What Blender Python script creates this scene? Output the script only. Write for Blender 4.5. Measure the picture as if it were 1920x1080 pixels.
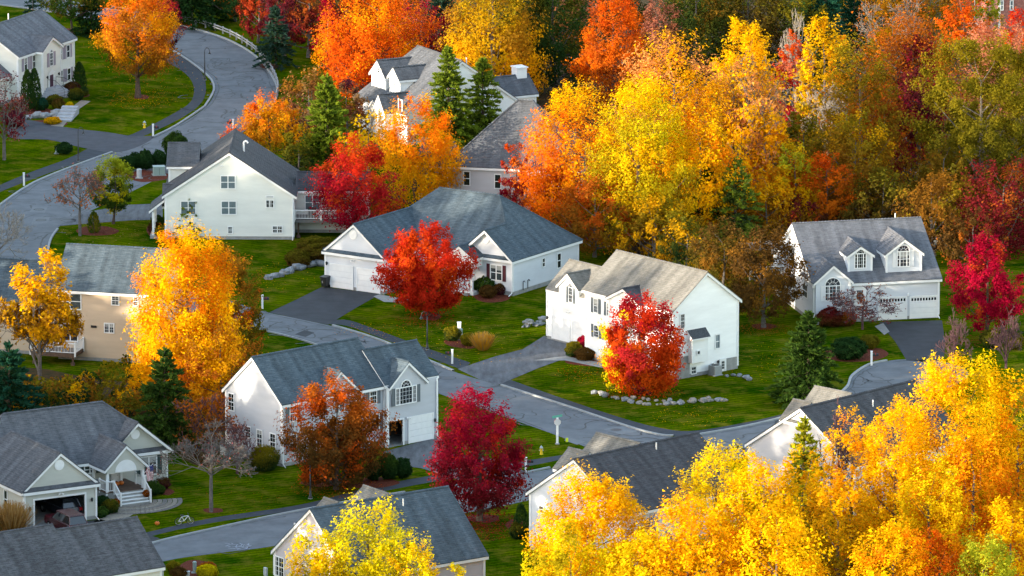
import bpy, math, random
import numpy as np
from mathutils import Vector
random.seed(7); RNG=np.random.default_rng(11)
for o in list(bpy.data.objects): bpy.data.objects.remove(o)
SC=bpy.context.scene; COL=SC.collection
# ---------------------------------------------------------------- camera, sky, sun, exposure
PITCH=math.radians(12); DIST=750.0; FPX=15000.0
CAM=np.array([0,-DIST*math.cos(PITCH),DIST*math.sin(PITCH)])
FW=np.array([0,math.cos(PITCH),-math.sin(PITCH)]); UPV=np.array([0,math.sin(PITCH),math.cos(PITCH)]); RT=np.array([1.,0,0])
cd=bpy.data.cameras.new('camera'); co=bpy.data.objects.new('camera',cd); COL.objects.link(co)
cd.sensor_width=36; cd.lens=36*FPX/1920; cd.clip_start=1; cd.clip_end=3000
co.location=CAM; co.rotation_euler=(math.pi/2-PITCH,0,0); SC.camera=co
SUN_EL=math.radians(9); SAZ=math.atan2(-0.9,-0.43)      # azimuth of the sun, clockwise from +Y
TOSUN=Vector((math.sin(SAZ)*math.cos(SUN_EL),math.cos(SAZ)*math.cos(SUN_EL),math.sin(SUN_EL)))
w=bpy.data.worlds.new('World'); SC.world=w; w.use_nodes=True
nt=w.node_tree; bg=nt.nodes['Background']; sk=nt.nodes.new('ShaderNodeTexSky'); sk.sky_type='NISHITA'; sk.sun_disc=False
sk.sun_elevation=SUN_EL; sk.sun_rotation=SAZ; sk.dust_density=.6; sk.ozone_density=1.0
tint=nt.nodes.new('ShaderNodeMixRGB'); tint.blend_type='MULTIPLY'; tint.inputs[0].default_value=1; tint.inputs[2].default_value=(1.13,1.0,.91,1); nt.links.new(sk.outputs[0],tint.inputs[1]); nt.links.new(tint.outputs[0],bg.inputs[0]); bg.inputs[1].default_value=0.15
sl=bpy.data.lights.new('sun','SUN'); sl.energy=2.0; sl.angle=math.radians(0.6); sl.color=(1,.87,.68)
so=bpy.data.objects.new('sun',sl); COL.objects.link(so); so.rotation_euler=TOSUN.to_track_quat('Z','Y').to_euler(); so.location=(-200,-100,80)
SC.view_settings.view_transform='Standard'; SC.view_settings.look='None'; SC.view_settings.gamma=1; SC.view_settings.use_curve_mapping=False
SC.view_settings.exposure=2.65
SC.cycles.max_bounces=6; SC.cycles.transmission_bounces=4; SC.cycles.diffuse_bounces=4; SC.cycles.use_denoising=True

# ---------------------------------------------------------------- helpers
def ray(px,py): return FW+RT*(px-960)/FPX+UPV*(540-py)/FPX
def at(px,py,z=0.0):
    r=ray(px,py); return CAM+r*((z-CAM[2])/r[2])
def zat(px,py,Y):
    r=ray(px,py); return float((CAM+r*((Y-CAM[1])/r[1]))[2])
def pscale(Y,z=0):   # pixels (of 1920) per metre across at depth Y
    d=np.array([0,Y,z])-CAM; return FPX/float(d@FW)
def tag(o,label=None,cat=None,group=None,kind=None):
    if label: o['label']=label
    if cat: o['category']=cat
    if group: o['group']=group
    if kind: o['kind']=kind
    return o
def empty(name,loc,rz=0,**k):
    o=bpy.data.objects.new(name,None); COL.objects.link(o); o.location=loc; o.rotation_euler=(0,0,rz); o.empty_display_size=.3
    return tag(o,**k)
class MB:
    """collects faces (with material slots and optional uv) and links them as ONE mesh object"""
    def __init__(s): s.v=[]; s.f=[]; s.m=[]; s.uv=[]
    def face(s,pts,m=0,uv=None):
        b=len(s.v); s.v+= [tuple(map(float,p)) for p in pts]; s.f.append(tuple(range(b,b+len(pts)))); s.m.append(m); s.uv.append(uv); return s
    def box(s,x0,x1,y0,y1,z0,z1,m=0):
        b=len(s.v); s.v+=[(x,y,z) for z in (z0,z1) for (x,y) in ((x0,y0),(x1,y0),(x1,y1),(x0,y1))]
        for f in ((3,2,1,0),(4,5,6,7),(0,1,5,4),(1,2,6,5),(2,3,7,6),(3,0,4,7)): s.f.append(tuple(b+i for i in f)); s.m.append(m); s.uv.append(None)
        return s
    def prism(s,top,bot,m=0,mside=None,uvtop=None):
        mside=m if mside is None else mside; n=len(top); s.face(top,m,uvtop); s.face(bot[::-1],mside)
        for i in range(n): j=(i+1)%n; s.face([bot[i],bot[j],top[j],top[i]],mside)
        return s
    def bar(s,p,q,r,k=6,m=0,r2=None):
        p=np.array(p,float); q=np.array(q,float); r2=r if r2 is None else r2; d=q-p; L=np.linalg.norm(d)
        if L<1e-6: return s
        d/=L; a=np.cross(d,(0,0,1) if abs(d[2])<.9 else (1,0,0)); a/=np.linalg.norm(a); c=np.cross(d,a)
        b=len(s.v)
        for (o,rr) in ((p,r),(q,r2)):
            for i in range(k):
                t=2*math.pi*i/k; s.v.append(tuple(o+a*rr*math.cos(t)+c*rr*math.sin(t)))
        for i in range(k): j=(i+1)%k; s.f.append((b+i,b+j,b+k+j,b+k+i)); s.m.append(m); s.uv.append(None)
        s.f.append(tuple(b+i for i in range(k))[::-1]); s.m.append(m); s.uv.append(None)
        s.f.append(tuple(b+k+i for i in range(k))); s.m.append(m); s.uv.append(None)
        return s
    def path(s,pts,r,k=6,m=0):
        for a,b in zip(pts,pts[1:]): s.bar(a,b,r,k,m)
        return s
    def lathe(s,prof,c=(0,0,0),k=14,m=0):
        b=len(s.v)
        for (r,z) in prof:
            for i in range(k): t=2*math.pi*i/k; s.v.append((c[0]+r*math.cos(t),c[1]+r*math.sin(t),c[2]+z))
        for n in range(len(prof)-1):
            for i in range(k):
                j=(i+1)%k; s.f.append((b+n*k+i,b+n*k+j,b+(n+1)*k+j,b+(n+1)*k+i)); s.m.append(m); s.uv.append(None)
        s.f.append(tuple(b+i for i in range(k))[::-1]); s.m.append(m); s.uv.append(None)
        e=b+(len(prof)-1)*k; s.f.append(tuple(e+i for i in range(k))); s.m.append(m); s.uv.append(None); return s
    def build(s,name,mats,parent=None,smooth=False,**k):
        me=bpy.data.meshes.new(name); me.from_pydata(s.v,[],s.f)
        if not isinstance(mats,(list,tuple)): mats=[mats]
        for m in mats: me.materials.append(m)
        if len(mats)>1: me.polygons.foreach_set('material_index',s.m)
        if any(u is not None for u in s.uv):
            l=me.uv_layers.new(name='UVMap'); n=0
            for f,u in zip(s.f,s.uv):
                for i in range(len(f)):
                    if u is not None: l.data[n].uv=u[i]
                    n+=1
        if smooth: me.polygons.foreach_set('use_smooth',[True]*len(s.f))
        me.update(); o=bpy.data.objects.new(name,me); COL.objects.link(o); o.parent=parent
        return tag(o,**k)
def npmesh(name,V,k,mats,parent=None,col=None,mi=None,smooth=False,**kw):
    """mesh from an array of k-gons: V is (N*k,3)"""
    N=len(V)//k; me=bpy.data.meshes.new(name); me.vertices.add(len(V)); me.vertices.foreach_set('co',np.ascontiguousarray(V,dtype=np.float32).ravel())
    me.loops.add(N*k); me.loops.foreach_set('vertex_index',np.arange(N*k,dtype=np.int32)); me.polygons.add(N); me.polygons.foreach_set('loop_start',np.arange(0,N*k,k,dtype=np.int32))
    if not isinstance(mats,(list,tuple)): mats=[mats]
    for m in mats: me.materials.append(m)
    if mi is not None: me.polygons.foreach_set('material_index',mi.astype(np.int32))
    if col is not None:
        a=me.attributes.new('Col','FLOAT_COLOR','POINT'); c=np.ones((N,k,4),np.float32); c[:,:,:3]=col[:,None,:]; a.data.foreach_set('color',c.ravel())
    me.update(); me.validate(); o=bpy.data.objects.new(name,me); COL.objects.link(o); o.parent=parent
    return tag(o,**kw)
def tubes(A,B,ra,rb,k=3):
    """arrays of tapered tubes -> (n*k*4,3) quads"""
    A=np.asarray(A,float); B=np.asarray(B,float); ra=np.asarray(ra)[:,None]; rb=np.asarray(rb)[:,None]
    d=B-A; d/=np.linalg.norm(d,axis=1)[:,None]+1e-9; h=np.where(np.abs(d[:,2:3])<.9,np.array([[0,0,1.]]),np.array([[1.,0,0]]))
    a=np.cross(d,h); a/=np.linalg.norm(a,axis=1)[:,None]; c=np.cross(d,a); out=[]
    for i in range(k):
        t0,t1=2*math.pi*i/k,2*math.pi*(i+1)/k
        u0=a*math.cos(t0)+c*math.sin(t0); u1=a*math.cos(t1)+c*math.sin(t1)
        out.append(np.stack([A+u0*ra,A+u1*ra,B+u1*rb,B+u0*rb],1))
    return np.concatenate(out,0).reshape(-1,3)

# ---------------------------------------------------------------- materials
MATS={}
def mat(name,col,rough=.8,spec=.3,noise=0,nscale=4,col2=None,bump=0,bscale=30,coord='Object',metal=0,stretch=None,bdist=.02):
    if name in MATS: return MATS[name]
    m=bpy.data.materials.new(name); m.use_nodes=True; n=m.node_tree.nodes; L=m.node_tree.links; p=n['Principled BSDF']
    p.inputs['Base Color'].default_value=(*col,1); p.inputs['Roughness'].default_value=rough; p.inputs['Specular IOR Level'].default_value=spec; p.inputs['Metallic'].default_value=metal
    tc=n.new('ShaderNodeTexCoord'); src=tc.outputs[coord]
    if stretch:
        mp=n.new('ShaderNodeMapping'); mp.inputs['Scale'].default_value=stretch; L.new(src,mp.inputs[0]); src=mp.outputs[0]
    if noise or col2:
        t=n.new('ShaderNodeTexNoise'); t.inputs['Scale'].default_value=nscale; t.inputs['Detail'].default_value=6; t.inputs['Roughness'].default_value=.65; L.new(src,t.inputs['Vector'])
        r=n.new('ShaderNodeValToRGB'); c2=col2 or tuple(c*(1-noise) for c in col); c1=col if col2 else tuple(min(1,c*(1+noise)) for c in col)
        r.color_ramp.elements[0].position=.32; r.color_ramp.elements[1].position=.68
        r.color_ramp.elements[0].color=(*c2,1); r.color_ramp.elements[1].color=(*c1,1); L.new(t.outputs[0],r.inputs[0]); L.new(r.outputs[0],p.inputs['Base Color'])
    if bump:
        t=n.new('ShaderNodeTexNoise'); t.inputs['Scale'].default_value=bscale; t.inputs['Detail'].default_value=4; L.new(src,t.inputs['Vector'])
        b=n.new('ShaderNodeBump'); b.inputs['Strength'].default_value=bump; b.inputs['Distance'].default_value=bdist; L.new(t.outputs[0],b.inputs['Height']); L.new(b.outputs[0],p.inputs['Normal'])
    MATS[name]=m; return m
def math_node(n,L,op,a,b=None,c=None):
    x=n.new('ShaderNodeMath'); x.operation=op
    for i,v in enumerate((a,b,c)):
        if v is None: continue
        if isinstance(v,(int,float)): x.inputs[i].default_value=v
        else: L.new(v,x.inputs[i])
    return x.outputs[0]
def siding(name,col,lap=.115):
    return mat(name,col,.55,.3,noise=.07,nscale=.8,stretch=(.35,.35,1.6))
    m=mat(name,col,.55,.3,noise=.05,nscale=.7); n=m.node_tree.nodes; L=m.node_tree.links; p=n['Principled BSDF']
    tc=n.new('ShaderNodeTexCoord'); s=n.new('ShaderNodeSeparateXYZ'); L.new(tc.outputs['Object'],s.inputs[0])
    fr=math_node(n,L,'FRACT',math_node(n,L,'DIVIDE',s.outputs[2],lap))
    saw=math_node(n,L,'SUBTRACT',1.0,fr)          # each clapboard leans out towards its lower edge
    b=n.new('ShaderNodeBump'); b.inputs['Strength'].default_value=.9; b.inputs['Distance'].default_value=.03; L.new(saw,b.inputs['Height']); L.new(b.outputs[0],p.inputs['Normal'])
    return m
def shingles(name,c1,c2,c3):
    m=bpy.data.materials.new(name); m.use_nodes=True; n=m.node_tree.nodes; L=m.node_tree.links; p=n['Principled BSDF']; p.inputs['Roughness'].default_value=.9; p.inputs['Specular IOR Level'].default_value=.2
    uv=n.new('ShaderNodeUVMap'); uv.uv_map='UVMap'
    b=n.new('ShaderNodeTexBrick'); L.new(uv.outputs[0],b.inputs['Vector']); b.inputs['Scale'].default_value=1; b.inputs['Brick Width'].default_value=.55; b.inputs['Row Height'].default_value=.19
    b.inputs['Mortar Size'].default_value=.012; b.inputs['Mortar Smooth'].default_value=.3; b.inputs['Bias'].default_value=-.1; b.offset=.37; b.squash=1
    b.inputs['Color1'].default_value=(*c1,1); b.inputs['Color2'].default_value=(*c2,1); b.inputs['Mortar'].default_value=tuple(x*.45 for x in c1)+(1,)
    t=n.new('ShaderNodeTexNoise'); t.inputs['Scale'].default_value=1.0; t.inputs['Detail'].default_value=6; t.inputs['Roughness'].default_value=.8; mq=n.new('ShaderNodeMapping'); mq.inputs['Scale'].default_value=(1.7,5.2,1); L.new(uv.outputs[0],mq.inputs[0]); L.new(mq.outputs[0],t.inputs['Vector'])
    mp=n.new('ShaderNodeMapping'); mp.inputs['Scale'].default_value=(1.3,.16,1); L.new(uv.outputs[0],mp.inputs[0])
    t2=n.new('ShaderNodeTexNoise'); t2.inputs['Scale'].default_value=1.0; t2.inputs['Detail'].default_value=5; L.new(mp.outputs[0],t2.inputs['Vector'])
    r=n.new('ShaderNodeValToRGB'); r.color_ramp.elements[0].position=.4; r.color_ramp.elements[1].position=.66; L.new(t.outputs[0],r.inputs[0])
    mx=n.new('ShaderNodeMixRGB'); mx.inputs[2].default_value=(*c3,1); L.new(b.outputs[0],mx.inputs[1]); L.new(math_node(n,L,'MULTIPLY',r.outputs[0],.7),mx.inputs[0])
    r2=n.new('ShaderNodeValToRGB'); r2.color_ramp.elements[0].position=.35; r2.color_ramp.elements[1].position=.7; r2.color_ramp.elements[0].color=(.68,.68,.68,1); r2.color_ramp.elements[1].color=(1.12,1.12,1.12,1); L.new(t2.outputs[0],r2.inputs[0])
    m2=n.new('ShaderNodeMixRGB'); m2.blend_type='MULTIPLY'; m2.inputs[0].default_value=1; L.new(mx.outputs[0],m2.inputs[1]); L.new(r2.outputs[0],m2.inputs[2]); L.new(m2.outputs[0],p.inputs['Base Color'])
    bp=n.new('ShaderNodeBump'); bp.inputs['Strength'].default_value=.8; bp.inputs['Distance'].default_value=.02; L.new(b.outputs[1],bp.inputs['Height']); bp.invert=True; L.new(bp.outputs[0],p.inputs['Normal'])
    MATS[name]=m; return m
def lawn_mat():
    m=bpy.data.materials.new('lawn_grass'); m.use_nodes=True; n=m.node_tree.nodes; L=m.node_tree.links; p=n['Principled BSDF']; p.inputs['Roughness'].default_value=1; p.inputs['Specular IOR Level'].default_value=0
    tc=n.new('ShaderNodeTexCoord'); V=tc.outputs['Object']
    def noise(s,d=5,vec=V,ro=.6):
        t=n.new('ShaderNodeTexNoise'); t.inputs['Scale'].default_value=s; t.inputs['Detail'].default_value=d; t.inputs['Roughness'].default_value=ro; L.new(vec,t.inputs['Vector']); return t.outputs[0]
    def ramp(x,a,b,c0,c1):
        r=n.new('ShaderNodeValToRGB'); e=r.color_ramp.elements; e[0].position=a; e[1].position=b; e[0].color=(*c0,1); e[1].color=(*c1,1); L.new(x,r.inputs[0]); return r.outputs[0]
    def mix(f,a,b,t='MIX'):
        x=n.new('ShaderNodeMixRGB'); x.blend_type=t
        if isinstance(f,(int,float)): x.inputs[0].default_value=f
        else: L.new(f,x.inputs[0])
        for i,v in ((1,a),(2,b)):
            if isinstance(v,tuple): x.inputs[i].default_value=(*v,1)
            else: L.new(v,x.inputs[i])
        return x.outputs[0]
    base=ramp(noise(.22,7),.36,.64,(.013,.048,.0005),(.078,.112,.001))
    fine=ramp(noise(3.5,8,ro=.8),.3,.7,(.36,.42,.36),(1.6,1.5,1.3))
    mp=n.new('ShaderNodeMapping'); mp.inputs['Rotation'].default_value=(0,0,math.radians(62)); L.new(V,mp.inputs[0])
    wv=n.new('ShaderNodeTexWave'); wv.wave_type='BANDS'; wv.inputs['Scale'].default_value=.42; wv.inputs['Distortion'].default_value=1.6; wv.inputs['Detail'].default_value=2; L.new(mp.outputs[0],wv.inputs['Vector'])
    stripe=ramp(wv.outputs[1],.3,.7,(.72,.76,.72),(1.28,1.22,1.1))
    c=mix(1,base,fine,'MULTIPLY'); c=mix(.8,c,stripe,'MULTIPLY')
    dry=ramp(noise(.5,8,ro=.7),.49,.66,(0,0,0),(.82,.82,.82)); c=mix(dry,c,(.15,.125,.014))
    L.new(c,p.inputs['Base Color'])
    b=n.new('ShaderNodeBump'); b.inputs['Strength'].default_value=1; b.inputs['Distance'].default_value=.08; L.new(noise(7,6,ro=.8),b.inputs['Height']); L.new(b.outputs[0],p.inputs['Normal'])
    return m
def leaf_mat():
    m=bpy.data.materials.new('leaves'); m.use_nodes=True; n=m.node_tree.nodes; L=m.node_tree.links; n.remove(n['Principled BSDF']); out=n['Material Output']
    a=n.new('ShaderNodeAttribute'); a.attribute_name='Col'
    d=n.new('ShaderNodeBsdfDiffuse'); t=n.new('ShaderNodeBsdfTranslucent'); mx=n.new('ShaderNodeMixShader'); mx.inputs[0].default_value=.5
    L.new(a.outputs[0],d.inputs[0]); L.new(a.outputs[0],t.inputs[0]); L.new(d.outputs[0],mx.inputs[1]); L.new(t.outputs[0],mx.inputs[2]); L.new(mx.outputs[0],out.inputs[0]); return m
LEAF=leaf_mat(); LAWN=lawn_mat()
WHITE=mat('white_trim_paint',(.78,.78,.77),.45,.4,noise=.04,nscale=2)
S_WHITE=siding('white_siding',(.80,.80,.785)); S_CREAM=siding('cream_siding',(.66,.65,.58)); S_GREY=siding('grey_siding',(.43,.445,.475)); S_BLUE=siding('pale_grey_siding',(.58,.60,.63))
S_BEIGE=siding('beige_siding',(.52,.40,.28)); S_SAGE=siding('sage_siding',(.47,.465,.41)); S_TAUPE=siding('taupe_siding',(.47,.44,.46)); S_GREIGE=siding('warm_grey_siding',(.45,.445,.46))
R_BLUE=shingles('blue_grey_shingles',(.050,.074,.094),(.076,.104,.126),(.122,.154,.178)); R_GREY=shingles('grey_shingles',(.078,.084,.094),(.108,.114,.126),(.155,.162,.178)); R_DARK=shingles('charcoal_shingles',(.048,.049,.056),(.070,.071,.078),(.10,.10,.108))
R_SUNLIT=shingles('sunlit_grey_shingles',(.155,.148,.132),(.195,.186,.166),(.24,.228,.2)); R_PURP=shingles('pewter_shingles',(.105,.11,.125),(.14,.144,.16),(.20,.204,.222))  # first set: grey shingles with warm sunlight painted into the colour
GLASS=mat('dark_window_glass',(.018,.022,.026),.06,.9); BLIND=mat('window_with_blinds',(.13,.17,.19),.15,.8,noise=.12,nscale=3)
GLASS2=mat('grey_window_glass',(.045,.055,.062),.08,.9,noise=.5,nscale=1.3); CURTAIN=mat('pale_curtain',(.34,.34,.32),.8,.3)
CONC=mat('concrete',(.27,.27,.26),.9,.2,noise=.2,nscale=2,bump=.3); ASPH=mat('old_grey_asphalt',(.13,.138,.149),.92,.25,noise=.2,nscale=.5,bump=.25,bscale=18)
DRIVE=mat('sealed_driveway_asphalt',(.034,.036,.042),.85,.3,noise=.25,nscale=.6,bump=.3,bscale=14); DRIVE2=mat('worn_driveway_asphalt',(.10,.105,.115),.9,.25,noise=.38,nscale=.9,bump=.3,bscale=14,stretch=(1.6,.35,1))
WALK=mat('dark_path_asphalt',(.036,.042,.052),.9,.25,noise=.2,nscale=.9,bump=.3,bscale=14); TAR=mat('tar_seal',(.018,.018,.02),.6,.4)
MULCH=mat('red_bark_mulch',(.12,.030,.016),1,.1,noise=.45,nscale=6,bump=1,bscale=14,bdist=.06); FLOOR=mat('leaf_litter',(.085,.045,.018),1,.1,noise=.5,nscale=1.2,col2=(.03,.028,.01),bump=1,bscale=5,bdist=.1)
KERB=mat('granite_kerb',(.30,.31,.31),.85,.2,noise=.15,nscale=2); STEP=mat('stone_step',(.33,.34,.36),.85,.2,noise=.15,nscale=2); PAVE=mat('paver_walk',(.24,.21,.17),.9,.2,noise=.2,nscale=3)
BARK=mat('brown_bark',(.09,.065,.05),.95,.1,noise=.4,nscale=5,bump=.6,bscale=12); GBARK=mat('grey_bark',(.13,.115,.105),.95,.1,noise=.35,nscale=4,bump=.5); PBARK=mat('pale_twigs',(.25,.22,.19),.95,.1,noise=.3,nscale=4); RBARK=mat('purple_twigs',(.105,.055,.06),.95,.1,noise=.35,nscale=3)
STONE=mat('field_stone',(.27,.25,.22),.9,.2,noise=.3,nscale=2.5,bump=.8,bscale=5,bdist=.05); STONE2=mat('grey_boulder',(.22,.23,.24),.9,.2,noise=.35,nscale=2.5,bump=.8,bscale=5,bdist=.05)
BLACK=mat('black_metal',(.012,.012,.013),.45,.5); DKPL=mat('black_plastic',(.014,.015,.017),.5,.5); GREENBOX=mat('pale_green_cabinet',(.25,.33,.30),.5,.4); GREYBOX=mat('grey_cabinet',(.40,.43,.44),.5,.4)
MAROON=mat('maroon_shutter_paint',(.075,.012,.02),.6,.3); SHGREY=mat('slate_shutter_paint',(.12,.14,.155),.6,.3); SHLAV=mat('faded_mauve_shutter_paint',(.33,.29,.34),.6,.3); SHGREEN=mat('dark_green_shutter_paint',(.03,.055,.052),.6,.3); SHWHITE=mat('white_shutter_paint',(.70,.70,.70),.6,.3); DOORP=mat('plum_door_paint',(.07,.025,.05),.5,.4)
BRICK=mat('red_brick',(.28,.12,.10),.9,.2,noise=.3,nscale=3); WOOD=mat('weathered_rail_wood',(.26,.265,.27),.9,.1,noise=.2,nscale=4); DECKW=mat('brown_deck_boards',(.11,.07,.05),.8,.2,noise=.3,nscale=3)
YELLOW=mat('yellow_paint',(.75,.50,.02),.5,.4); SIGNG=mat('green_street_sign',(.10,.36,.27),.5,.4); SIGNB=mat('sign_back_metal',(.58,.58,.60),.5,.4,metal=.2); RED=mat('red_sign_paint',(.45,.02,.02),.5,.4); LIME=mat('lime_marker_plastic',(.62,.72,.03),.5,.4)
PUMP=mat('pumpkin_skin',(.55,.14,.015),.5,.4,noise=.15,nscale=6); INTERIOR=mat('garage_interior',(.06,.058,.055),.9,.2)
CARRED=mat('maroon_car_paint',(.055,.008,.012),.25,.6); CARBLUE=mat('dark_blue_car_paint',(.012,.016,.028),.25,.6); TYRE=mat('tyre_rubber',(.012,.012,.012),.8,.2); RIMM=mat('alloy_rim',(.45,.45,.46),.35,.5,metal=.8); TAIL=mat('red_tail_lamp',(.35,.01,.01),.3,.6)
FRED=mat('flag_red',(.40,.02,.03),.8,.2); FBLUE=mat('flag_blue',(.03,.04,.16),.8,.2); FWHITE=mat('flag_white',(.72,.72,.72),.8,.2); CHALK=mat('chalk',(.30,.32,.37),.95,.1)
# ---------------------------------------------------------------- ground, roads, paths
def spline(px,n=10,closed=False):
    """pixel points (on the ground) -> smooth world polyline"""
    P=[at(*p)[:2] for p in px]; m=len(P); out=[]
    for i in range(m if closed else m-1):
        if closed: a,b,c,d=P[(i-1)%m],P[i],P[(i+1)%m],P[(i+2)%m]
        else: a,b,c,d=P[max(i-1,0)],P[i],P[i+1],P[min(i+2,m-1)]
        for k in range(n):
            t=k/n; out.append(.5*((2*b)+(c-a)*t+(2*a-5*b+4*c-d)*t*t+(3*b-a-3*c+d)*t**3))
    if not closed: out.append(P[-1])
    return np.array(out)
def resample(P,n):
    d=np.r_[0,np.cumsum(np.linalg.norm(np.diff(P,axis=0),axis=1))]; t=np.linspace(0,d[-1],n); return np.stack([np.interp(t,d,P[:,0]),np.interp(t,d,P[:,1])],1)
def ribbon(name,ea,eb,z,m,n=80,**k):
    A=resample(spline(ea),n); B=resample(spline(eb),n); b=MB()
    for i in range(n-1): b.face([(*A[i],z),(*B[i],z),(*B[i+1],z),(*A[i+1],z)])
    o=b.build(name,m,**k); return o,A,B
def sheet(name,px,z,m,smooth=True,n=6,**k):
    P=spline(px,n,True) if smooth else np.array([at(*p)[:2] for p in px])
    a=sum(P[i-1][0]*P[i][1]-P[i][0]*P[i-1][1] for i in range(len(P)))
    if a<0: P=P[::-1]
    return MB().face([(x,y,z) for x,y in P]).build(name,m,**k)
def ext(P,w,h,z0=-.02):
    """kerb: a box section swept along a polyline, to the left of its direction"""
    T=np.gradient(P,axis=0); T/=np.linalg.norm(T,axis=1)[:,None]; N=np.stack([-T[:,1],T[:,0]],1); Q=P+N*w; b=MB()
    for i in range(len(P)-1):
        p,q,r,s=P[i],P[i+1],Q[i+1],Q[i]
        b.face([(*p,h),(*q,h),(*r,h),(*s,h)]); b.face([(*p,z0),(*q,z0),(*q,h),(*p,h)]); b.face([(*s,h),(*r,h),(*r,z0),(*s,z0)])
    return b
def kerb(px,w=.2,h=.13,flip=False):
    P=spline(px,12); P=P[::-1] if flip else P
    return ext(P,w,h).build('kerb',KERB,kind='structure')
gx=np.linspace(-420,420,43); gy=np.linspace(-330,620,48); b=MB()
for i in range(42):
    for j in range(47): b.face([(gx[i],gy[j],0),(gx[i+1],gy[j],0),(gx[i+1],gy[j+1],0),(gx[i],gy[j+1],0)])
b.build('lawn_ground',LAWN,kind='structure')
sheet('forest_floor',[(395,-60),(430,5),(540,40),(600,90),(640,160),(800,175),(1000,200),(1010,330),(1090,450),(1240,475),(1330,500),(1420,500),(1480,440),(1730,440),(1790,470),(2080,455),(2300,-60),(1400,-75)],.004,FLOOR,False,kind='structure')
sheet('understory_floor',[(-60,700),(60,690),(150,705),(240,715),(330,700),(420,740),(415,850),(360,870),(200,770),(-60,800)],.004,FLOOR,kind='structure')
# upper winding road: outer edge / inner edge
RA_o=[(-160,-60),(-40,-22),(70,-8),(180,14),(260,28),(330,46),(420,73),(480,108),(512,150),(517,180),(500,215),(450,252),(400,285),(310,328),(235,365),(160,400),(112,424),(92,452),(86,490),(84,560)]
RA_i=[(-160,-20),(-40,4),(50,16),(110,25),(175,38),(250,62),(320,92),(385,137),(403,166),(386,200),(332,236),(270,263),(200,289),(130,316),(60,346),(0,386),(-60,430),(-110,480),(-150,540),(-170,600)]
road_a,A_o,A_i=ribbon('upper_road',RA_o,RA_i,.008,ASPH,160,kind='structure')
RB_u=[(335,548),(375,548),(420,560),(490,583),(560,598),(640,616),(730,646),(800,676),(860,700),(940,724),(1060,762),(1180,802),(1235,816),(1290,818),(1400,800),(1480,780),(1560,748),(1590,726),(1600,705),(1630,685),(1690,674),(1760,676)]
RB_l=[(335,572),(370,600),(420,612),(480,618),(560,636),(640,664),(730,700),(823,738),(930,776),(1043,816),(1110,842),(1200,866),(1290,872),(1380,862),(1460,842),(1540,815),(1610,788),(1680,762),(1740,740),(1790,722),(1815,706),(1810,690)]
road_b,B_u,B_l=ribbon('middle_road',RB_u,RB_l,.008,ASPH,160,kind='structure')
RC_u=[(200,1045),(300,1016),(400,993),(530,965),(680,937),(840,910),(977,889),(1040,877),(1090,858)]
RC_l=[(200,1085),(310,1052),(410,1037),(500,1026),(680,995),(840,968),(975,942),(1080,915),(1190,880)]
road_c,C_u,C_l=ribbon('lower_road',RC_u,RC_l,.012,ASPH,90,kind='structure')
kerb(RA_i[1:10],flip=True); kerb([(386,200),(332,236),(288,258)],flip=True); kerb([(212,286),(130,316),(60,346),(0,386),(-60,430)],flip=True); kerb(RA_o[2:11]); kerb([(106,430),(92,452),(86,490),(84,560)])
kerb([(622,611),(680,628),(730,646),(800,676),(848,696)]); kerb([(938,723),(1060,762),(1180,802),(1235,816),(1262,818)]); kerb([(1310,816),(1400,800),(1480,780),(1560,748),(1590,726),(1600,705),(1630,685),(1664,677)])
kerb(RB_l[1:8],flip=True,w=.14); kerb([(200,1045),(300,1016),(400,993),(530,965),(680,937),(760,924)]); kerb([(985,888),(1032,878)])
# dark asphalt paths
ribbon('footpath',[(300,112),(340,132),(362,158),(358,190),(320,216),(252,250),(215,262)],[(330,96),(372,128),(386,160),(378,192),(344,219),(290,246),(252,262)],.012,WALK,60,kind='structure')
ribbon('footpath',[(195,262),(130,296),(60,322),(0,347),(-60,375)],[(228,278),(150,304),(66,334),(0,360),(-60,390)],.006,WALK,40,kind='structure')
ribbon('footpath',[(612,602),(650,600),(700,616),(800,653),(882,680)],[(618,608),(650,611),(700,628),(790,664),(868,694)],.006,WALK,40,kind='structure')
ribbon('footpath',[(945,708),(1040,742),(1160,782),(1240,803),(1300,808),(1400,792),(1470,776)],[(930,718),(1030,752),(1150,794),(1235,813),(1300,818),(1400,802),(1470,784)],.006,WALK,50,kind='structure')
ribbon('footpath',[(180,1022),(285,996),(400,971),(565,946),(700,912),(820,890),(985,864),(1062,852)],[(180,1038),(285,1005),(400,980),(565,955),(700,925),(820,902),(985,875),(1050,862)],.006,WALK,50,kind='structure')
# driveways
sheet('driveway',[(20,225),(60,226),(130,240),(200,248),(250,256),(288,256),(262,274),(214,286),(150,276),(90,262),(20,258)],.016,mat('upper_driveway_asphalt',(.06,.062,.072),.9,.25,noise=.2,nscale=.8,bump=.3,bscale=14),n=4,kind='structure')
sheet('driveway',[(604,538),(714,551),(668,577),(615,609),(560,598),(505,586),(560,560)],.012,DRIVE,False,kind='structure')
sheet('driveway',[(1020,630),(1106,656),(1060,672),(1010,690),(934,722),(900,712),(858,692),(930,668),(980,655)],.012,DRIVE2,False,kind='structure')
sheet('driveway',[(1648,604),(1766,601),(1772,640),(1770,672),(1740,680),(1700,676),(1678,640)],.012,DRIVE,False,kind='structure')
sheet('driveway',[(716,848),(826,818),(850,850),(960,866),(985,886),(940,898),(860,900),(790,878),(740,872)],.016,DRIVE2,False,kind='structure')
sheet('driveway',[(40,992),(190,974),(300,1010),(210,1046),(90,1040)],.016,DRIVE,False,kind='structure')
sheet('driveway',[(108,424),(160,398),(240,384),(305,382),(305,412),(250,413),(180,418)],.012,DRIVE2,False,kind='structure')
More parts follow.
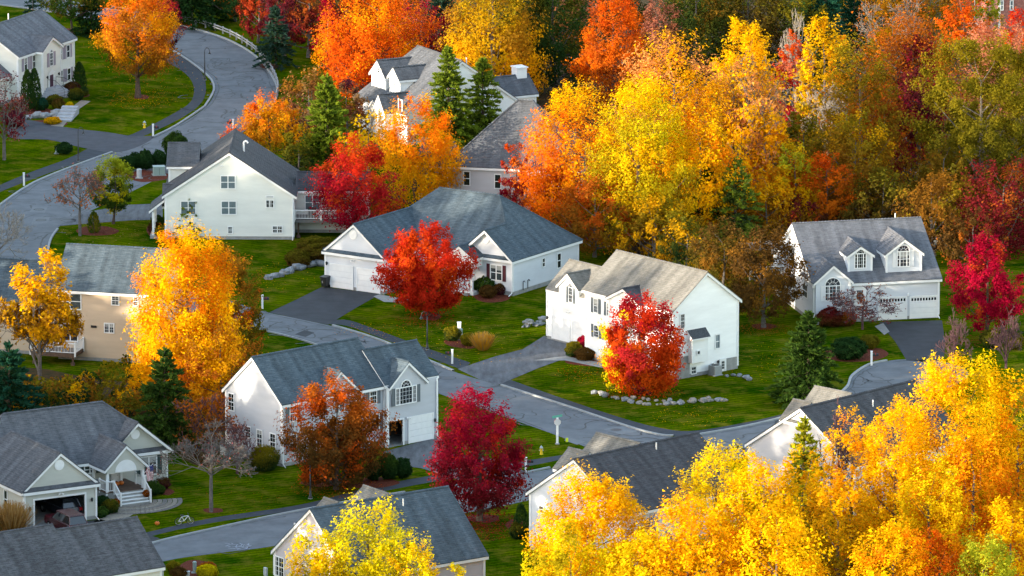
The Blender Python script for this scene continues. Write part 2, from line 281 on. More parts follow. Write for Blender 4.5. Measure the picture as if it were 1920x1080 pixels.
# walks
sheet('garden_walk',[(1000,676),(1060,676),(1130,690),(1128,680),(1060,668),(1040,670)],.014,CONC,False,kind='structure')
sheet('garden_walk',[(700,556),(712,552),(736,557),(770,562),(766,568),(720,566)],.014,CONC,False,kind='structure')
sheet('garden_walk',[(1640,612),(1656,606),(1668,622),(1658,628)],.016,CONC,False,kind='structure')
# tar-sealed cracks: meandering strips on the carriageways
def cracks(A,B,z,n,seed,parent,u0=0,u1=1,edge=True):
    r=random.Random(seed); b=MB(); N=len(A)
    def P(u,v):
        x=min(max(u,0),1)*(N-1); i=min(int(x),N-2); f=x-i; a=A[i]*(1-f)+A[i+1]*f; c=B[i]*(1-f)+B[i+1]*f; return a*(1-v)+c*v
    def strip(pts,w):
        pts=np.array(pts)
        if len(pts)<2: return
        T=np.gradient(pts,axis=0); T/=np.linalg.norm(T,axis=1)[:,None]+1e-9; Nn=np.stack([-T[:,1],T[:,0]],1)
        ww=np.array([w*r.uniform(.55,1.3) for _ in pts])[:,None]; L=pts+Nn*ww; R=pts-Nn*ww
        for i in range(len(pts)-1): b.face([(*L[i],z),(*R[i],z),(*R[i+1],z),(*L[i+1],z)])
    for _ in range(n):
        u=r.uniform(u0,u1); v=r.uniform(.08,.92); p=P(u,v); a=r.uniform(0,6.28); pts=[p]; turn=r.uniform(-.25,.25)
        for _k in range(r.randint(6,26)):
            a+=turn*.5+r.gauss(0,.42); p=p+np.array([math.cos(a),math.sin(a)])*.28
            pts.append(p)
            if r.random()<.06: turn=r.uniform(-.7,.7)
        D=np.linalg.norm(A-B,axis=1).mean()
        good=[q for q in pts if min(np.linalg.norm(A-q,axis=1).min(),np.linalg.norm(B-q,axis=1).min())<D*.55 and np.linalg.norm(A-q,axis=1).min()<D*.93 and np.linalg.norm(B-q,axis=1).min()<D*.93]
        strip(good,r.uniform(.055,.10))
    if edge:
        for v0 in (.035,.965):
            u=u0
            while u<u1:
                ln=r.uniform(.03,.12); k=int(ln*N*1.5)+3; wob=0; pts=[]
                for i in range(k):
                    wob+=r.gauss(0,.008); wob*=.9; pts.append(P(u+ln*i/k,min(max(v0+wob+(.02 if v0<.5 else -.02),.012),.988)))
                strip(pts,r.uniform(.03,.085)); u+=ln*r.uniform(.9,1.8)
    return b.build('crack_sealing',TAR,parent,kind='stuff')
cracks(A_o,A_i,.012,150,3,road_a,.22,1); cracks(B_u,B_l,.012,110,4,road_b); cracks(C_u,C_l,.016,14,5,road_c)
def patch(name,px,parent,m,z=.013): return sheet(name,px,z,m,False).__setattr__('parent',parent)
LPATCH=mat('lighter_road_patch',(.16,.17,.18),.92,.2,noise=.1,nscale=1); DPATCH=mat('dark_road_patch',(.05,.052,.056),.92,.2,noise=.15,nscale=1)
patch('road_patch',[(55,398),(62,387),(90,387),(84,399)],road_a,LPATCH); patch('road_patch',[(58,421),(64,408),(94,407),(88,419)],road_a,LPATCH)
patch('road_patch',[(553,627),(571,619),(590,624),(573,632)],road_b,DPATCH); patch('road_patch',[(455,604),(470,595),(505,597),(500,604),(480,608)],road_b,LPATCH)
patch('road_patch',[(1130,805),(1168,799),(1200,808),(1165,815)],road_b,LPATCH); patch('road_patch',[(1058,826),(1063,820),(1098,828),(1082,834)],road_b,LPATCH)
def disc(px,py,r,z,m,parent,name='manhole_cover'):
    c=at(px,py); o=MB().face([(c[0]+r*math.cos(t*math.pi/12),c[1]+r*math.sin(t*math.pi/12),z) for t in range(24)]).build(name,m,parent); return o
COVER=mat('iron_cover',(.07,.07,.072),.6,.4)
for p in ((73,393),(77,413)): disc(*p,.55,.017,TAR,road_a); disc(*p,.42,.021,COVER,road_a)
disc(840,709,.75,.016,TAR,road_b,'cover_ring'); disc(840,709,.65,.0185,ASPH,road_b,'cover_ring'); disc(840,709,.4,.021,COVER,road_b); disc(484,600,.6,.017,TAR,road_b); disc(484,600,.5,.021,COVER,road_b); disc(1155,806,.5,.018,COVER,road_b)
# chalk scribbles on the lower road
r=random.Random(2); b=MB()
for k in range(26):
    c=at(r.uniform(425,468),0*k+r.uniform(1019,1030)); a=r.uniform(0,6.28); l=r.uniform(.12,.4); d=np.array([math.cos(a),math.sin(a)]); nn=np.array([-d[1],d[0]])*.035
    b.face([(*(c[:2]-d*l-nn),.017),(*(c[:2]+d*l-nn),.017),(*(c[:2]+d*l+nn),.017),(*(c[:2]-d*l+nn),.017)])
b.build('chalk_drawing',CHALK,road_c,kind='stuff')
# mulch beds
def bed(cx,cy,wpx,hpx,m=MULCH,z=.010,seed=0):
    r=random.Random(cx+cy+seed); sheet('mulch_bed',[(cx+math.cos(t)*wpx/2*r.uniform(.88,1.1),cy+math.sin(t)*hpx/2*r.uniform(.88,1.1)) for t in [i*math.pi/5 for i in range(10)]],z,m,n=4,kind='structure')
for a in ((184,433,76,20),(276,330,80,22),(293,432,34,36),(808,594,40,14),(925,556,74,24),(872,640,74,28),(1098,674,80,26),(1208,736,34,10),(1232,700,60,18),(1600,664,120,32),(1570,602,70,14),(399,957,40,9),(312,922,28,14),(216,950,22,28),(85,232,86,14),(60,208,80,14),(156,178,22,10),(265,182,30,9),(125,57,24,8),(690,905,110,22),(905,972,66,16),(968,985,38,22),(370,1070,80,40),(1432,612,46,12),(880,780,10,4),(1862,632,34,8),(505,124,40,10),(600,905,70,16),(1520,748,110,18),(690,410,60,18)): bed(*a)
# ---------------------------------------------------------------- houses
WR=random.Random(9)
class House:
    def __init__(s,name,label,X,Y,th,wall,roof,z=0,cat='house'):
        s.X,s.Y,s.Z=X,Y,z; s.th=math.radians(th); s.c,s.s=math.cos(s.th),math.sin(s.th); s.wall=wall; s.roof=roof
        s.root=empty(name,(X,Y,z),s.th,label=label,cat=cat)
    def loc(s,w): dx,dy=w[0]-s.X,w[1]-s.Y; return np.array([dx*s.c+dy*s.s,-dx*s.s+dy*s.c,w[2]-s.Z])
    def world(s,x,y,z=0): return np.array([s.X+x*s.c-y*s.s,s.Y+x*s.s+y*s.c,z+s.Z])
    def lray(s,px,py):
        r=ray(px,py); return s.loc(CAM),np.array([r[0]*s.c+r[1]*s.s,-r[0]*s.s+r[1]*s.c,r[2]])
    def hit(s,face,px,py):
        """pixel -> local point on a vertical face ('f'/'b': y=const, 'l'/'r': x=const) or level 'z'"""
        a,r=s.lray(px,py); i={'f':1,'b':1,'l':0,'r':0,'z':2}[face[0]]; t=(face[1]-a[i])/r[i]; return a+r*t
    def frame(s,face):
        k,v=face
        if k=='f': return np.array([0,v,0.]),np.array([1.,0,0]),np.array([0,-1.,0])
        if k=='b': return np.array([0,v,0.]),np.array([-1.,0,0]),np.array([0,1.,0])
        if k=='l': return np.array([v,0,0.]),np.array([0,-1.,0]),np.array([-1.,0,0])
        return np.array([v,0,0.]),np.array([0,1.,0]),np.array([1.,0,0])
    def uz(s,face,px,py):
        p=s.hit(face,px,py); o,u,n=s.frame(face); return float((p-o)@u),float(p[2])
    def size(s,face,cx,cy,w,h):
        """pixel width/height at a pixel -> metres along the face"""
        u0,z0=s.uz(face,cx,cy); o,u,n=s.frame(face)
        def pr(q): d=s.world(*q)-CAM; zz=d@FW; return np.array([960+FPX*(d@RT)/zz,540-FPX*(d@UPV)/zz])
        p=o+u*u0+np.array([0,0,z0]); a=pr(p+u)-pr(p); b=pr(p+np.array([0,0,1.]))-pr(p); return u0,z0,w/abs(a[0]),h/abs(b[1])
    def clap(s,b,cen,lap=.16,out=.034):
        """turn flat wall faces into courses of overlapping clapboards that lean out towards their lower edges"""
        q=MB()
        for f in b.f:
            P=[np.array(b.v[i]) for i in f]; n=np.zeros(3)
            for i in range(1,len(P)-1): n+=np.cross(P[i]-P[0],P[i+1]-P[0])
            n[2]=0; n/=np.linalg.norm(n)+1e-9; c=sum(P)/len(P)
            if n[0]*(c[0]-cen[0])+n[1]*(c[1]-cen[1])<0: n=-n
            z0=min(p[2] for p in P); z1=max(p[2] for p in P); k0=math.floor(z0/lap)
            def cut(z):
                xs=[]
                for i in range(len(P)):
                    a,d=P[i],P[(i+1)%len(P)]
                    if abs(a[2]-d[2])<1e-6:
                        if abs(a[2]-z)<1e-5: xs+=[a,d]
                        continue
                    t=(z-a[2])/(d[2]-a[2])
                    if -1e-6<=t<=1+1e-6: xs.append(a+(d-a)*t)
                if len(xs)<2: return None
                u=np.cross((0,0,1),n); xs.sort(key=lambda p:float(p@u)); return xs[0],xs[-1]
            z=z0
            while z<z1-1e-4:
                zt=min((math.floor(z/lap+1e-4)+1)*lap,z1); A=cut(z+1e-5); B=cut(zt-1e-5)
                if A and B:
                    o=n*out*min(1,(zt-z)/lap); q.face([A[0]+o,A[1]+o,B[1],B[0]]); q.face([A[0],A[1],A[1]+o,A[0]+o])
                z=zt
        return q
    # ---- solids
    def slab(s,polys,name='roof',m=None,caps=(),fascia=True,t=.07,ft=.24,tk=None):
        """roof planes: list of polygons (top faces, counter-clockwise from above)"""
        m=m or s.roof; b=MB(); fb=MB()
        for P in polys:
            P=[np.array(p,float) for p in P]; n=np.zeros(3)
            for i in range(len(P)): n+=np.cross(P[i]-P[0],P[(i+1)%len(P)]-P[0])
            n/=np.linalg.norm(n)
            if n[2]<0: P=P[::-1]; n=-n
            e1=np.cross((0,0,1),n); e1/=np.linalg.norm(e1); e2=np.cross(n,e1); off=hash((round(P[0][0],2),round(P[0][1],2)))%97*.13
            uv=[(float(p@e1)+off,float(p@e2)+off) for p in P]; dz=np.array([0,0,t])
            b.prism(P,[p-dz for p in P],0,0,uv)
            c=sum(P)/len(P); Q=[c+(p-c)*(1-.025/max(.6,np.linalg.norm(p-c)))-dz for p in P]; fb.prism(Q,[p-np.array([0,0,ft]) for p in Q])
        ro=b.build(name,m,s.root)
        # side faces of the shingle slab need uv as well
        if fascia: fb.build('fascia',WHITE,ro)
        for (p,q) in caps: s.caps(p,q,ro,m)
        return ro
    def caps(s,p,q,par,m):
        p=np.array(p,float); q=np.array(q,float); d=q-p; L=np.linalg.norm(d); d/=L; h=np.cross((0,0,1),d); h/=np.linalg.norm(h); k=max(2,int(L/.3)); b=MB()
        for i in range(k):
            a=p+d*(L*i/k); e=p+d*(L*(i+.97)/k); up=np.array([0,0,.045]); l=h*.15; lo=np.array([0,0,-.06])
            A=[a+l+lo+up*.4,a+up*1.0,a-l+lo+up*.4]; E=[e+l+lo+up*.9,e+up*1.7,e-l+lo+up*.9]
            uvs=[(i*.31,0),(i*.31+.2,0),(i*.31+.2,.14),(i*.31,.14)]
            b.face([A[0],E[0],E[1],A[1]][::-1],0,uvs); b.face([A[1],E[1],E[2],A[2]][::-1],0,uvs)
        b.build('ridge_cap',m,par)
    def gable(s,x0,x1,y0,y1,zb,he,hr,axis='x',ov=.3,rk=.25,ends=(1,1),corners=(1,1,1,1),name='roof',wall=None,holes=None,found=True,roof=None,rl=None,noroof=False,ovf=None):
        """gabled block. axis: ridge direction. he: height of the roof surface above the wall line, hr ridge height. holes: openings in the y0 wall (x0,x1,z0,z1)"""
        wm=wall or s.wall; zf=zb+(.3 if found else 0); b=MB(); ew=he-.1
        if axis=='x':
            ym=(y0+y1)/2; k=(hr-he)/(ym-y0)
            fr=[(x0,y0),(x1,y0)]; 
            b.face([(x1,y1,zf),(x0,y1,zf),(x0,y1,ew),(x1,y1,ew)])
            for x,e in ((x0,ends[0]),(x1,ends[1])):
                if e: b.face([(x,y1,zf),(x,y0,zf),(x,y0,ew),(x,ym,hr-.1),(x,y1,ew)] if x==x0 else [(x,y0,zf),(x,y1,zf),(x,y1,ew),(x,ym,hr-.1),(x,y0,ew)])
            apex=None
        else:
            xm=(x0+x1)/2; k=(hr-he)/(xm-x0)
            b.face([(x0,y1,zf),(x0,y0,zf),(x0,y0,ew),(x0,y1,ew)]); b.face([(x1,y0,zf),(x1,y1,zf),(x1,y1,ew),(x1,y0,ew)])
            if ends[1]: b.face([(x1,y1,zf),(x0,y1,zf),(x0,y1,ew),(xm,y1,hr-.1),(x1,y1,ew)])
            apex=(xm,hr-.1)
        # front wall with openings
        xs=sorted({x0,x1,*[v for h in (holes or []) for v in h[:2]]}); zs=sorted({zf,ew,*[min(max(v,zf),ew) for h in (holes or []) for v in h[2:]]})
        if axis=='x' or ends[0]:
            for i in range(len(xs)-1):
                for j in range(len(zs)-1):
                    cx,cz=(xs[i]+xs[i+1])/2,(zs[j]+zs[j+1])/2
                    if any(h[0]<cx<h[1] and h[2]<cz<h[3] for h in (holes or [])): continue
                    b.face([(xs[i],y0,zs[j]),(xs[i+1],y0,zs[j]),(xs[i+1],y0,zs[j+1]),(xs[i],y0,zs[j+1])])
            if apex: b.face([(x0,y0,ew),(x1,y0,ew),(apex[0],y0,apex[1])])
        s.clap(b,((x0+x1)/2,(y0+y1)/2)).build('wall',wm,s.root)
        if found:
            fb=MB(); e=.02
            segs=[(x0,x1)]
            for h in (holes or []):
                segs=[q for a,c in segs for q in ((a,min(c,h[0])),(max(a,h[1]),c)) if q[1]-q[0]>.05] if h[2]<zf else segs
            for a,c in segs: fb.box(a,c,y0-e,y0+.2,zb-.6,zf)
            fb.box(x0-e,x0+.2,y0+.21,y1,zb-.6,zf); fb.box(x1-.2,x1+e,y0+.21,y1,zb-.6,zf); fb.box(x0+.21,x1-.21,y1-.2,y1+e,zb-.6,zf); fb.build('foundation',CONC,s.root)
        for i,(x,y) in enumerate(((x0,y0),(x1,y0),(x1,y1),(x0,y1))):
            if not corners[i]: continue
            sx,sy=(1 if x==x1 else -1),(1 if y==y1 else -1); q=MB()
            q.box(min(x-.13*sx,x+.06*sx),max(x-.13*sx,x+.06*sx),min(y,y+.06*sy)+(.001 if sy>0 else 0),max(y,y+.06*sy),zf-.02,ew-.12); q.box(min(x,x+.06*sx),max(x,x+.06*sx),min(y-.13*sy,y-.001*sy),max(y-.13*sy,y-.001*sy),zf-.02,ew-.12); q.build('corner_board',WHITE,s.root)
        if noroof: return
        if axis=='x':
            a,c=(x0-rk*bool(ends[0]),x1+rk*bool(ends[1])); z=he-k*ov; of=ov if ovf is None else ovf
            P=[[(a,y0-of,he-k*of),(c,y0-of,he-k*of),(c,ym,hr),(a,ym,hr)],[(c,y1+ov,z),(a,y1+ov,z),(a,ym,hr),(c,ym,hr)]]; cp=[((a,ym,hr),(c,ym,hr))]
        else:
            a,c=(y0-rk*bool(ends[0]),y1+rk*bool(ends[1])); 
            if rl is not None: rlc=rl
            else: rlc=c
            z=he-k*ov; P=[[(x0-ov,a,z),(xm,a,hr),(xm,rlc,hr),(x0-ov,c,z)],[(x1+ov,a,z),(x1+ov,c,z),(xm,rlc,hr),(xm,a,hr)]]; cp=[((xm,a,hr),(xm,rlc,hr))]
        return s.slab(P,name,roof,cp)
    def wbox(s,x0,x1,y0,y1,z0,z1,name,m): return MB().box(x0,x1,y0,y1,z0,z1).build(name,m,s.root)
    # ---- openings; u along the face, z up, d outwards
    def P(s,face,u,z,d): o,U,n=s.frame(face); return o+U*u+n*(d+.034)+np.array([0,0,z])
    def fbox(s,b,face,u0,u1,z0,z1,d0,d1,m=0):
        c=[s.P(face,u,z,d) for d in (d0,d1) for (u,z) in ((u0,z0),(u1,z0),(u1,z1),(u0,z1))]
        for f in ((3,2,1,0),(4,5,6,7),(0,1,5,4),(1,2,6,5),(2,3,7,6),(3,0,4,7)): b.face([c[i] for i in f],m)
    def ring(s,b,face,u0,u1,z0,z1,t,d0,d1,m=0):
        s.fbox(b,face,u0,u0+t,z0,z1,d0,d1,m); s.fbox(b,face,u1-t,u1,z0,z1,d0,d1,m); s.fbox(b,face,u0+t,u1-t,z1-t,z1,d0,d1,m); s.fbox(b,face,u0+t,u1-t,z0,z0+t,d0,d1,m)
    def window(s,face,u,z,w,h,n=1,grid=(0,0),glass=None,arch=0,shut=None,sw=.35,dh=True,fixed=None,trim=.085):
        """window centred at (u,z): n units side by side, grid of muntins per sash, arch: extra half-round light of that radius on top"""
        fr=MB(); s.ring(fr,face,u-w/2,u+w/2,z-h/2,z+h/2,trim,.001,.055); iw=(w-2*trim)
        ws=fixed or [1/n]*n; x=u-w/2+trim; cells=[]
        for i,f in enumerate(ws):
            cells.append((x,x+iw*f))
            x+=iw*f
            if i<len(ws)-1: s.fbox(fr,face,x-.045,x+.045,z-h/2+trim,z+h/2-trim,.002,.053)
        if arch:
            k=14; R0,R1=arch,arch-trim; zc=z+h/2-.01
            for i in range(k):
                t0,t1=math.pi*i/k,math.pi*(i+1)/k
                q=[[s.P(face,u+r*math.cos(t),zc+r*math.sin(t),d) for d in (.001,.055)] for t in (t0,t1) for r in (R1,R0)]
                (a,a2),(b_,b2),(c,c2),(e,e2)=q; fr.face([a2,b2,e2,c2]); fr.face([b_,e,e2,b2]); fr.face([a,a2,c2,c])
        wo=fr.build('window',WHITE,s.root)
        g=MB(); mu=MB()
        for (a,c) in cells:
            zz=[z-h/2+trim,z+h/2-trim]
            if dh: s.fbox(mu,face,a,c,z-.03,z+.03,.012,.045)
            s.fbox(g,face,a,c,*zz,.003,.012)
            gx,gy=grid if c-a>.3 else (1,grid[1])
            spans=[(zz[0],z-.03),(z+.03,zz[1])] if dh else [tuple(zz)]
            for (p,q) in spans:
                for i in range(1,gx): x=a+(c-a)*i/gx; s.fbox(mu,face,x-.009,x+.009,p,q,.013,.03)
                for j in range(1,gy): y=p+(q-p)*j/gy; s.fbox(mu,face,a,c,y-.009,y+.009,.0135,.029)
        if arch:
            k=14; g.face([s.P(face,u+(arch-trim)*math.cos(math.pi*i/k),zc+(arch-trim)*math.sin(math.pi*i/k),.008) for i in range(k+1)])
            for i in (1,2,3,4):
                t=math.pi*i/5; p=s.P(face,u+.2*math.cos(t),zc+.2*math.sin(t),.02); q=s.P(face,u+(arch-trim)*math.cos(t),zc+(arch-trim)*math.sin(t),.02); mu.bar(p,q,.014,4)
            for i in range(6): mu.bar(s.P(face,u+arch*.45*math.cos(math.pi*i/6),zc+arch*.45*math.sin(math.pi*i/6),.02),s.P(face,u+arch*.45*math.cos(math.pi*(i+1)/6),zc+arch*.45*math.sin(math.pi*(i+1)/6),.02),.014,4)
        R_=WR.random(); gm=glass or (GLASS if R_<.55 else GLASS2)
        g.build('pane',gm,wo)
        if glass is None and R_>.72 and h>.8:
            cu=MB()
            for (a,c) in cells: s.fbox(cu,face,a+.01,c-.01,z+h/2-trim-(h*(.18+.3*WR.random())),z+h/2-trim-.005,.0125,.0128)
            cu.build('blind',CURTAIN,wo)
        if mu.v: mu.build('muntin',WHITE,wo)
        if shut:
            for sd in (-1,1):
                c=u+sd*(w/2+sw/2+.03); b=MB(); s.ring(b,face,c-sw/2,c+sw/2,z-h/2,z+h/2,.05,.001,.045); s.fbox(b,face,c-sw/2+.05,c+sw/2-.05,z-h/2+.05,z+h/2-.05,.001,.025)
                k=max(3,int(h/.16))
                for i in range(k): y=z-h/2+.06+(h-.12)*(i+.5)/k; s.fbox(b,face,c-sw/2+.05,c+sw/2-.05,y-.02,y+.025,.025,.036)
                b.build('shutter',shut,s.root)
    def win(s,face,cx,cy,w,h,**k):
        u,z,W,H=s.size(face,cx,cy,w,h); s.window(face,u,z,W,H,**k); return u,z,W,H
    def garage_door(s,face,u0,u1,z0,z1,lights=False,t=.13):
        b=MB(); s.fbox(b,face,u0-t,u0,z0,z1+t,.001,.06); s.fbox(b,face,u1,u1+t,z0,z1+t,.001,.06); s.fbox(b,face,u0,u1,z1,z1+t,.001,.06); g=b.build('garage_door',WHITE,s.root)
        for i in range(4):
            a=z0+(z1-z0)*i/4; c=z0+(z1-z0)*(i+1)/4; q=MB(); s.fbox(q,face,u0,u1,a+.012,c-.012,.002,.03)
            k=max(2,int((u1-u0)/.62))
            if not(lights and i==3):
                for j in range(k): x=u0+(u1-u0)*(j+.5)/k; hw=(u1-u0)/k*.4; s.fbox(q,face,x-hw,x+hw,a+.1,c-.1,.03,.038)
            q.build('panel',WHITE,g)
            if lights and i==3:
                q=MB()
                for j in range(9): x=u0+(u1-u0)*(j+.5)/9; hw=(u1-u0)/9*.33; s.fbox(q,face,x-hw,x+hw,a+.15,c-.1,.03,.036)
                q.build('pane',GLASS,g)
    def gdoor_px(s,face,cx,cy,w,h,**k):
        u,z,W,H=s.size(face,cx,cy,w,h); s.garage_door(face,u-W/2,u+W/2,max(0.02,z-H/2),z+H/2,**k)
    def opening(s,face,u0,u1,z0,z1,t=.13):
        b=MB(); s.fbox(b,face,u0-t,u0,z0,z1+t,-.1,.05); s.fbox(b,face,u1,u1+t,z0,z1+t,-.1,.05); s.fbox(b,face,u0,u1,z1,z1+t,-.1,.05); b.build('door_frame',WHITE,s.root)
    def vent(s,face,cx,cy,r=.38,k=16):
        u,z=s.uz(face,cx,cy); b=MB(); o=[s.P(face,u+r*math.cos(2*math.pi*i/k),z+r*math.sin(2*math.pi*i/k),.045) for i in range(k)]; a=[s.P(face,u+r*math.cos(2*math.pi*i/k),z+r*math.sin(2*math.pi*i/k),.0) for i in range(k)]; b.prism(o,a)
        for j in range(5): y=z-r*.6+r*1.2*j/4; hw=math.sqrt(max(0,(r*.82)**2-(y-z)**2)); s.fbox(b,face,u-hw,u+hw,y-.025,y+.025,.045,.06)
        b.build('gable_vent',WHITE,s.root)
    def lamp(s,face,cx,cy,m=None):
        u,z=s.uz(face,cx,cy); b=MB(); s.fbox(b,face,u-.05,u+.05,z-.06,z+.06,0,.06); p=s.P(face,u,z-.16,.13); b.lathe([(.05,0),(.085,.04),(.085,.22),(.11,.25),(.02,.34)],p,8); b.build('wall_lamp',m or BLACK,s.root)
    def flood(s,face,cx,cy):
        u,z=s.uz(face,cx,cy); b=MB(); s.fbox(b,face,u-.08,u+.08,z-.06,z+.06,0,.05)
        for d in (-.14,.14): b.bar(s.P(face,u,z,.05),s.P(face,u+d,z+.02,.16),.025,6); b.bar(s.P(face,u+d,z+.02,.16),s.P(face,u+d*1.4,z-.05,.3),.05,8,0,.085)
        b.build('flood_light',WHITE,s.root)
    def pipe(s,x,y,z,h=.6,r=.055,bend=False):
        b=MB().bar((x,y,z-.3),(x,y,z+h),r,8)
        if bend: b.bar((x,y,z+h),(x+.25,y,z+h+.12),r,8); b.bar((x+.25,y,z+h+.12),(x+.4,y,z+h-.1),r,8)
        b.build('vent_pipe',WHITE,s.root)
    def spout(s,x,y,z0,z1,dx=0,dy=-1):
        b=MB().box(x-.05,x+.05,y-.04,y+.04,z0+.25,z1); b.bar((x,y,z0+.27),(x+dx*.55,y+dy*.55,z0+.06),.05,4); b.build('downspout',WHITE,s.root)
    def door(s,face,cx,cy,w,h,m,lites=False,side=False):
        u,z,W,H=s.size(face,cx,cy,w,h); b=MB(); s.ring(b,face,u-W/2-.12,u+W/2+.12,z-H/2-.05,z+H/2+.12,.12,.001,.07); d=b.build('door',WHITE,s.root)
        q=MB(); s.fbox(q,face,u-W/2,u+W/2,z-H/2,z+H/2,.002,.04)
        for zz in ((-.38,-.06),(.02,.42)):
            for xx in ((-.4,-.06),(.06,.4)): s.fbox(q,face,u+W*xx[0],u+W*xx[1],z+H*zz[0],z+H*zz[1],.04,.05)
        q.build('door_leaf',m,d)
        if lites:
            q=MB()
            for i in range(3):
                for j in range(3): s.fbox(q,face,u+W*(-.33+.23*i),u+W*(-.33+.23*i+.19),z+H*(.02+.145*j),z+H*(.02+.145*j+.12),.052,.058)
            q.build('pane',GLASS,d)
        MB().lathe([(.03,-.03),(.045,0),(.03,.03)],s.P(face,u+W*.4,z-.05,.09),8).build('handle',RIMM,d)
        return u,z,W,H
    def railing(s,pts,z,h=.95,name='railing'):
        b=MB(); pts=[np.array(p,float) for p in pts]
        for p,q in zip(pts,pts[1:]):
            zp,zq=(p[2],q[2]) if len(p)>2 else (z,z); P=np.array([p[0],p[1],zp]); Q=np.array([q[0],q[1],zq]); L=np.linalg.norm(Q-P); up=np.array([0,0,1.])
            b.bar(P+up*h,Q+up*h,.05,4); b.bar(P+up*.12,Q+up*.12,.035,4); k=max(1,int(L/.14))
            for i in range(1,k): a=P+(Q-P)*i/k; b.bar(a+up*.1,a+up*h,.017,4)
        r=b.build(name,WHITE,s.root)
        for p in pts:
            zp=p[2] if len(p)>2 else z; MB().box(p[0]-.065,p[0]+.065,p[1]-.065,p[1]+.065,zp-.25,zp+h+.12).build('railing_post',WHITE,r)
    def deck(s,x0,x1,y0,y1,z,posts=True,m=None):
        b=MB(); k=max(3,int((y1-y0)/.15))
        for i in range(k): b.box(x0,x1,y0+(y1-y0)*i/k,y0+(y1-y0)*(i+.94)/k,z-.04,z)
        b.build('deck_floor',m or DECKW,s.root,kind='stuff')
        q=MB(); q.box(x0,x1,y0-.03,y0+.02,z-.3,z-.045); q.box(x0-.03,x0+.01,y0+.03,y1,z-.3,z-.045); q.box(x1-.01,x1+.03,y0+.03,y1,z-.3,z-.045); q.build('deck_rim',m or DECKW,s.root)
        if posts:
            for x in (x0+.3,x1-.3): MB().box(x-.07,x+.07,y0+.2,y0+.34,-.2,z-.3).lathe([(.2,-.1),(.2,.25)],(x,y0+.27,0),10).build('deck_post',DECKW,s.root)
def slope_z(y0,z0,k,y): return z0+k*(y-y0)

# --- grey two-storey house with an open garage (centre left)
h=House('grey_house','large grey two-storey house with slate shutters and one garage door open',-19.49,-72.94,40.91,S_GREY,R_BLUE)
L,W,he,hr=11.29,7.53,5.71,8.96
h.gable(0,L,0,W,0,he,hr,corners=(1,0,1,1))
L2,w0,w1,whe,whr=16.88,-.44,5.56,5.54,8.17
F=('f',w0)
FC=('f',w0-.07)
ul=[h.uz(F,*p) for p in ((723.5,842),(760,832))]; ga=(L+.25,h.uz(F,760,825)[0],-1,h.uz(F,742,800)[1])
go0,go1=h.uz(F,725.5,842)[0],h.uz(F,755,830)[0]; gt=2.25
h.gable(L,L2,w0,w1,0,whe,whr,ovf=-.02,ends=(1,1),corners=(1,1,1,1),holes=[(go0,go1,-1,gt)])
h.opening(F,go0,go1,0,gt); h.wbox(L+.15,L2-.1,w0+.02,w1-.1,-.05,.03,'garage_floor',CONC); h.wbox(L+.1,L2-.1,w0+3.2,w0+3.3,.03,3,'garage_back_wall',INTERIOR)
MB().box(go0+.35,go0+.95,w0+.8,w0+1.3,.031,.65).face([(go0+.3,w0+.75,.65),(go0+1,w0+.75,.65),(go0+.65,w0+.75,1.0)]).face([(go0+.3,w0+.75,.65),(go0+.65,w0+.75,1.0),(go0+.65,w0+1.35,1.0),(go0+.3,w0+1.35,.65)]).face([(go0+1,w0+.75,.65),(go0+1,w0+1.35,.65),(go0+.65,w0+1.35,1.0),(go0+.65,w0+.75,1.0)]).build('stored_toy_house',WHITE,h.root)
u,z,Wd,Hd=h.size(F,788.5,812,43,46); h.garage_door(F,u-Wd/2,u+Wd/2,.02,2.25)
xc,hc=13.29,7.06; ap=h.uz(F,763,683.5)[0]
h.gable(ap-1.9,ap+1.9,w0-.07,3,4.6,whe+.05,hc+.25,axis='y',ends=(1,0),corners=(0,0,0,0),found=False)
h.win(FC,760.5,741,40,33,fixed=[.18,.64,.18],grid=(4,4),arch=.62,shut=SHGREY,dh=False,sw=.36)
h.flood(F,763,783); h.lamp(F,813.5,787)
# centre cross gable on the main front
u0,z0=h.uz(('f',-.02),636,706); h.gable(u0-1.9,u0+1.9,-.05,3.2,4.7,he+.02,he+1.75,axis='y',ends=(1,0),corners=(0,0,0,0),found=False)
F=('f',0)
for cx,cy in ((549,775),(699,742)): h.win(F,cx,cy,14,32,grid=(3,2),shut=SHGREY)
for cx,cy in ((672,748),(600,763),(640,756)): h.win(F,cx,cy,12,32,grid=(3,2),shut=SHGREY,sw=.3)
for cx,cy in ((549,830),(704,792),(610,815)): h.win(F,cx,cy,14,32,grid=(3,2),shut=SHGREY)
F=('l',0)
for cx,cy,w_,h_ in ((434.5,753.5,12,34),(442,803.5,11.5,22),(466,810,11.5,23),(487.5,822,11.5,34),(512.5,829,11.5,34)): h.win(F,cx,cy,w_,h_,grid=(2,2))
h.win(F,508,866,10,11,dh=False)
h.spout(-.0,-.09,0,5.3,-.3,-1); h.spout(L-.1,-.12,0,5.2); h.spout(L2-.1,w0-.09,0,5.1)
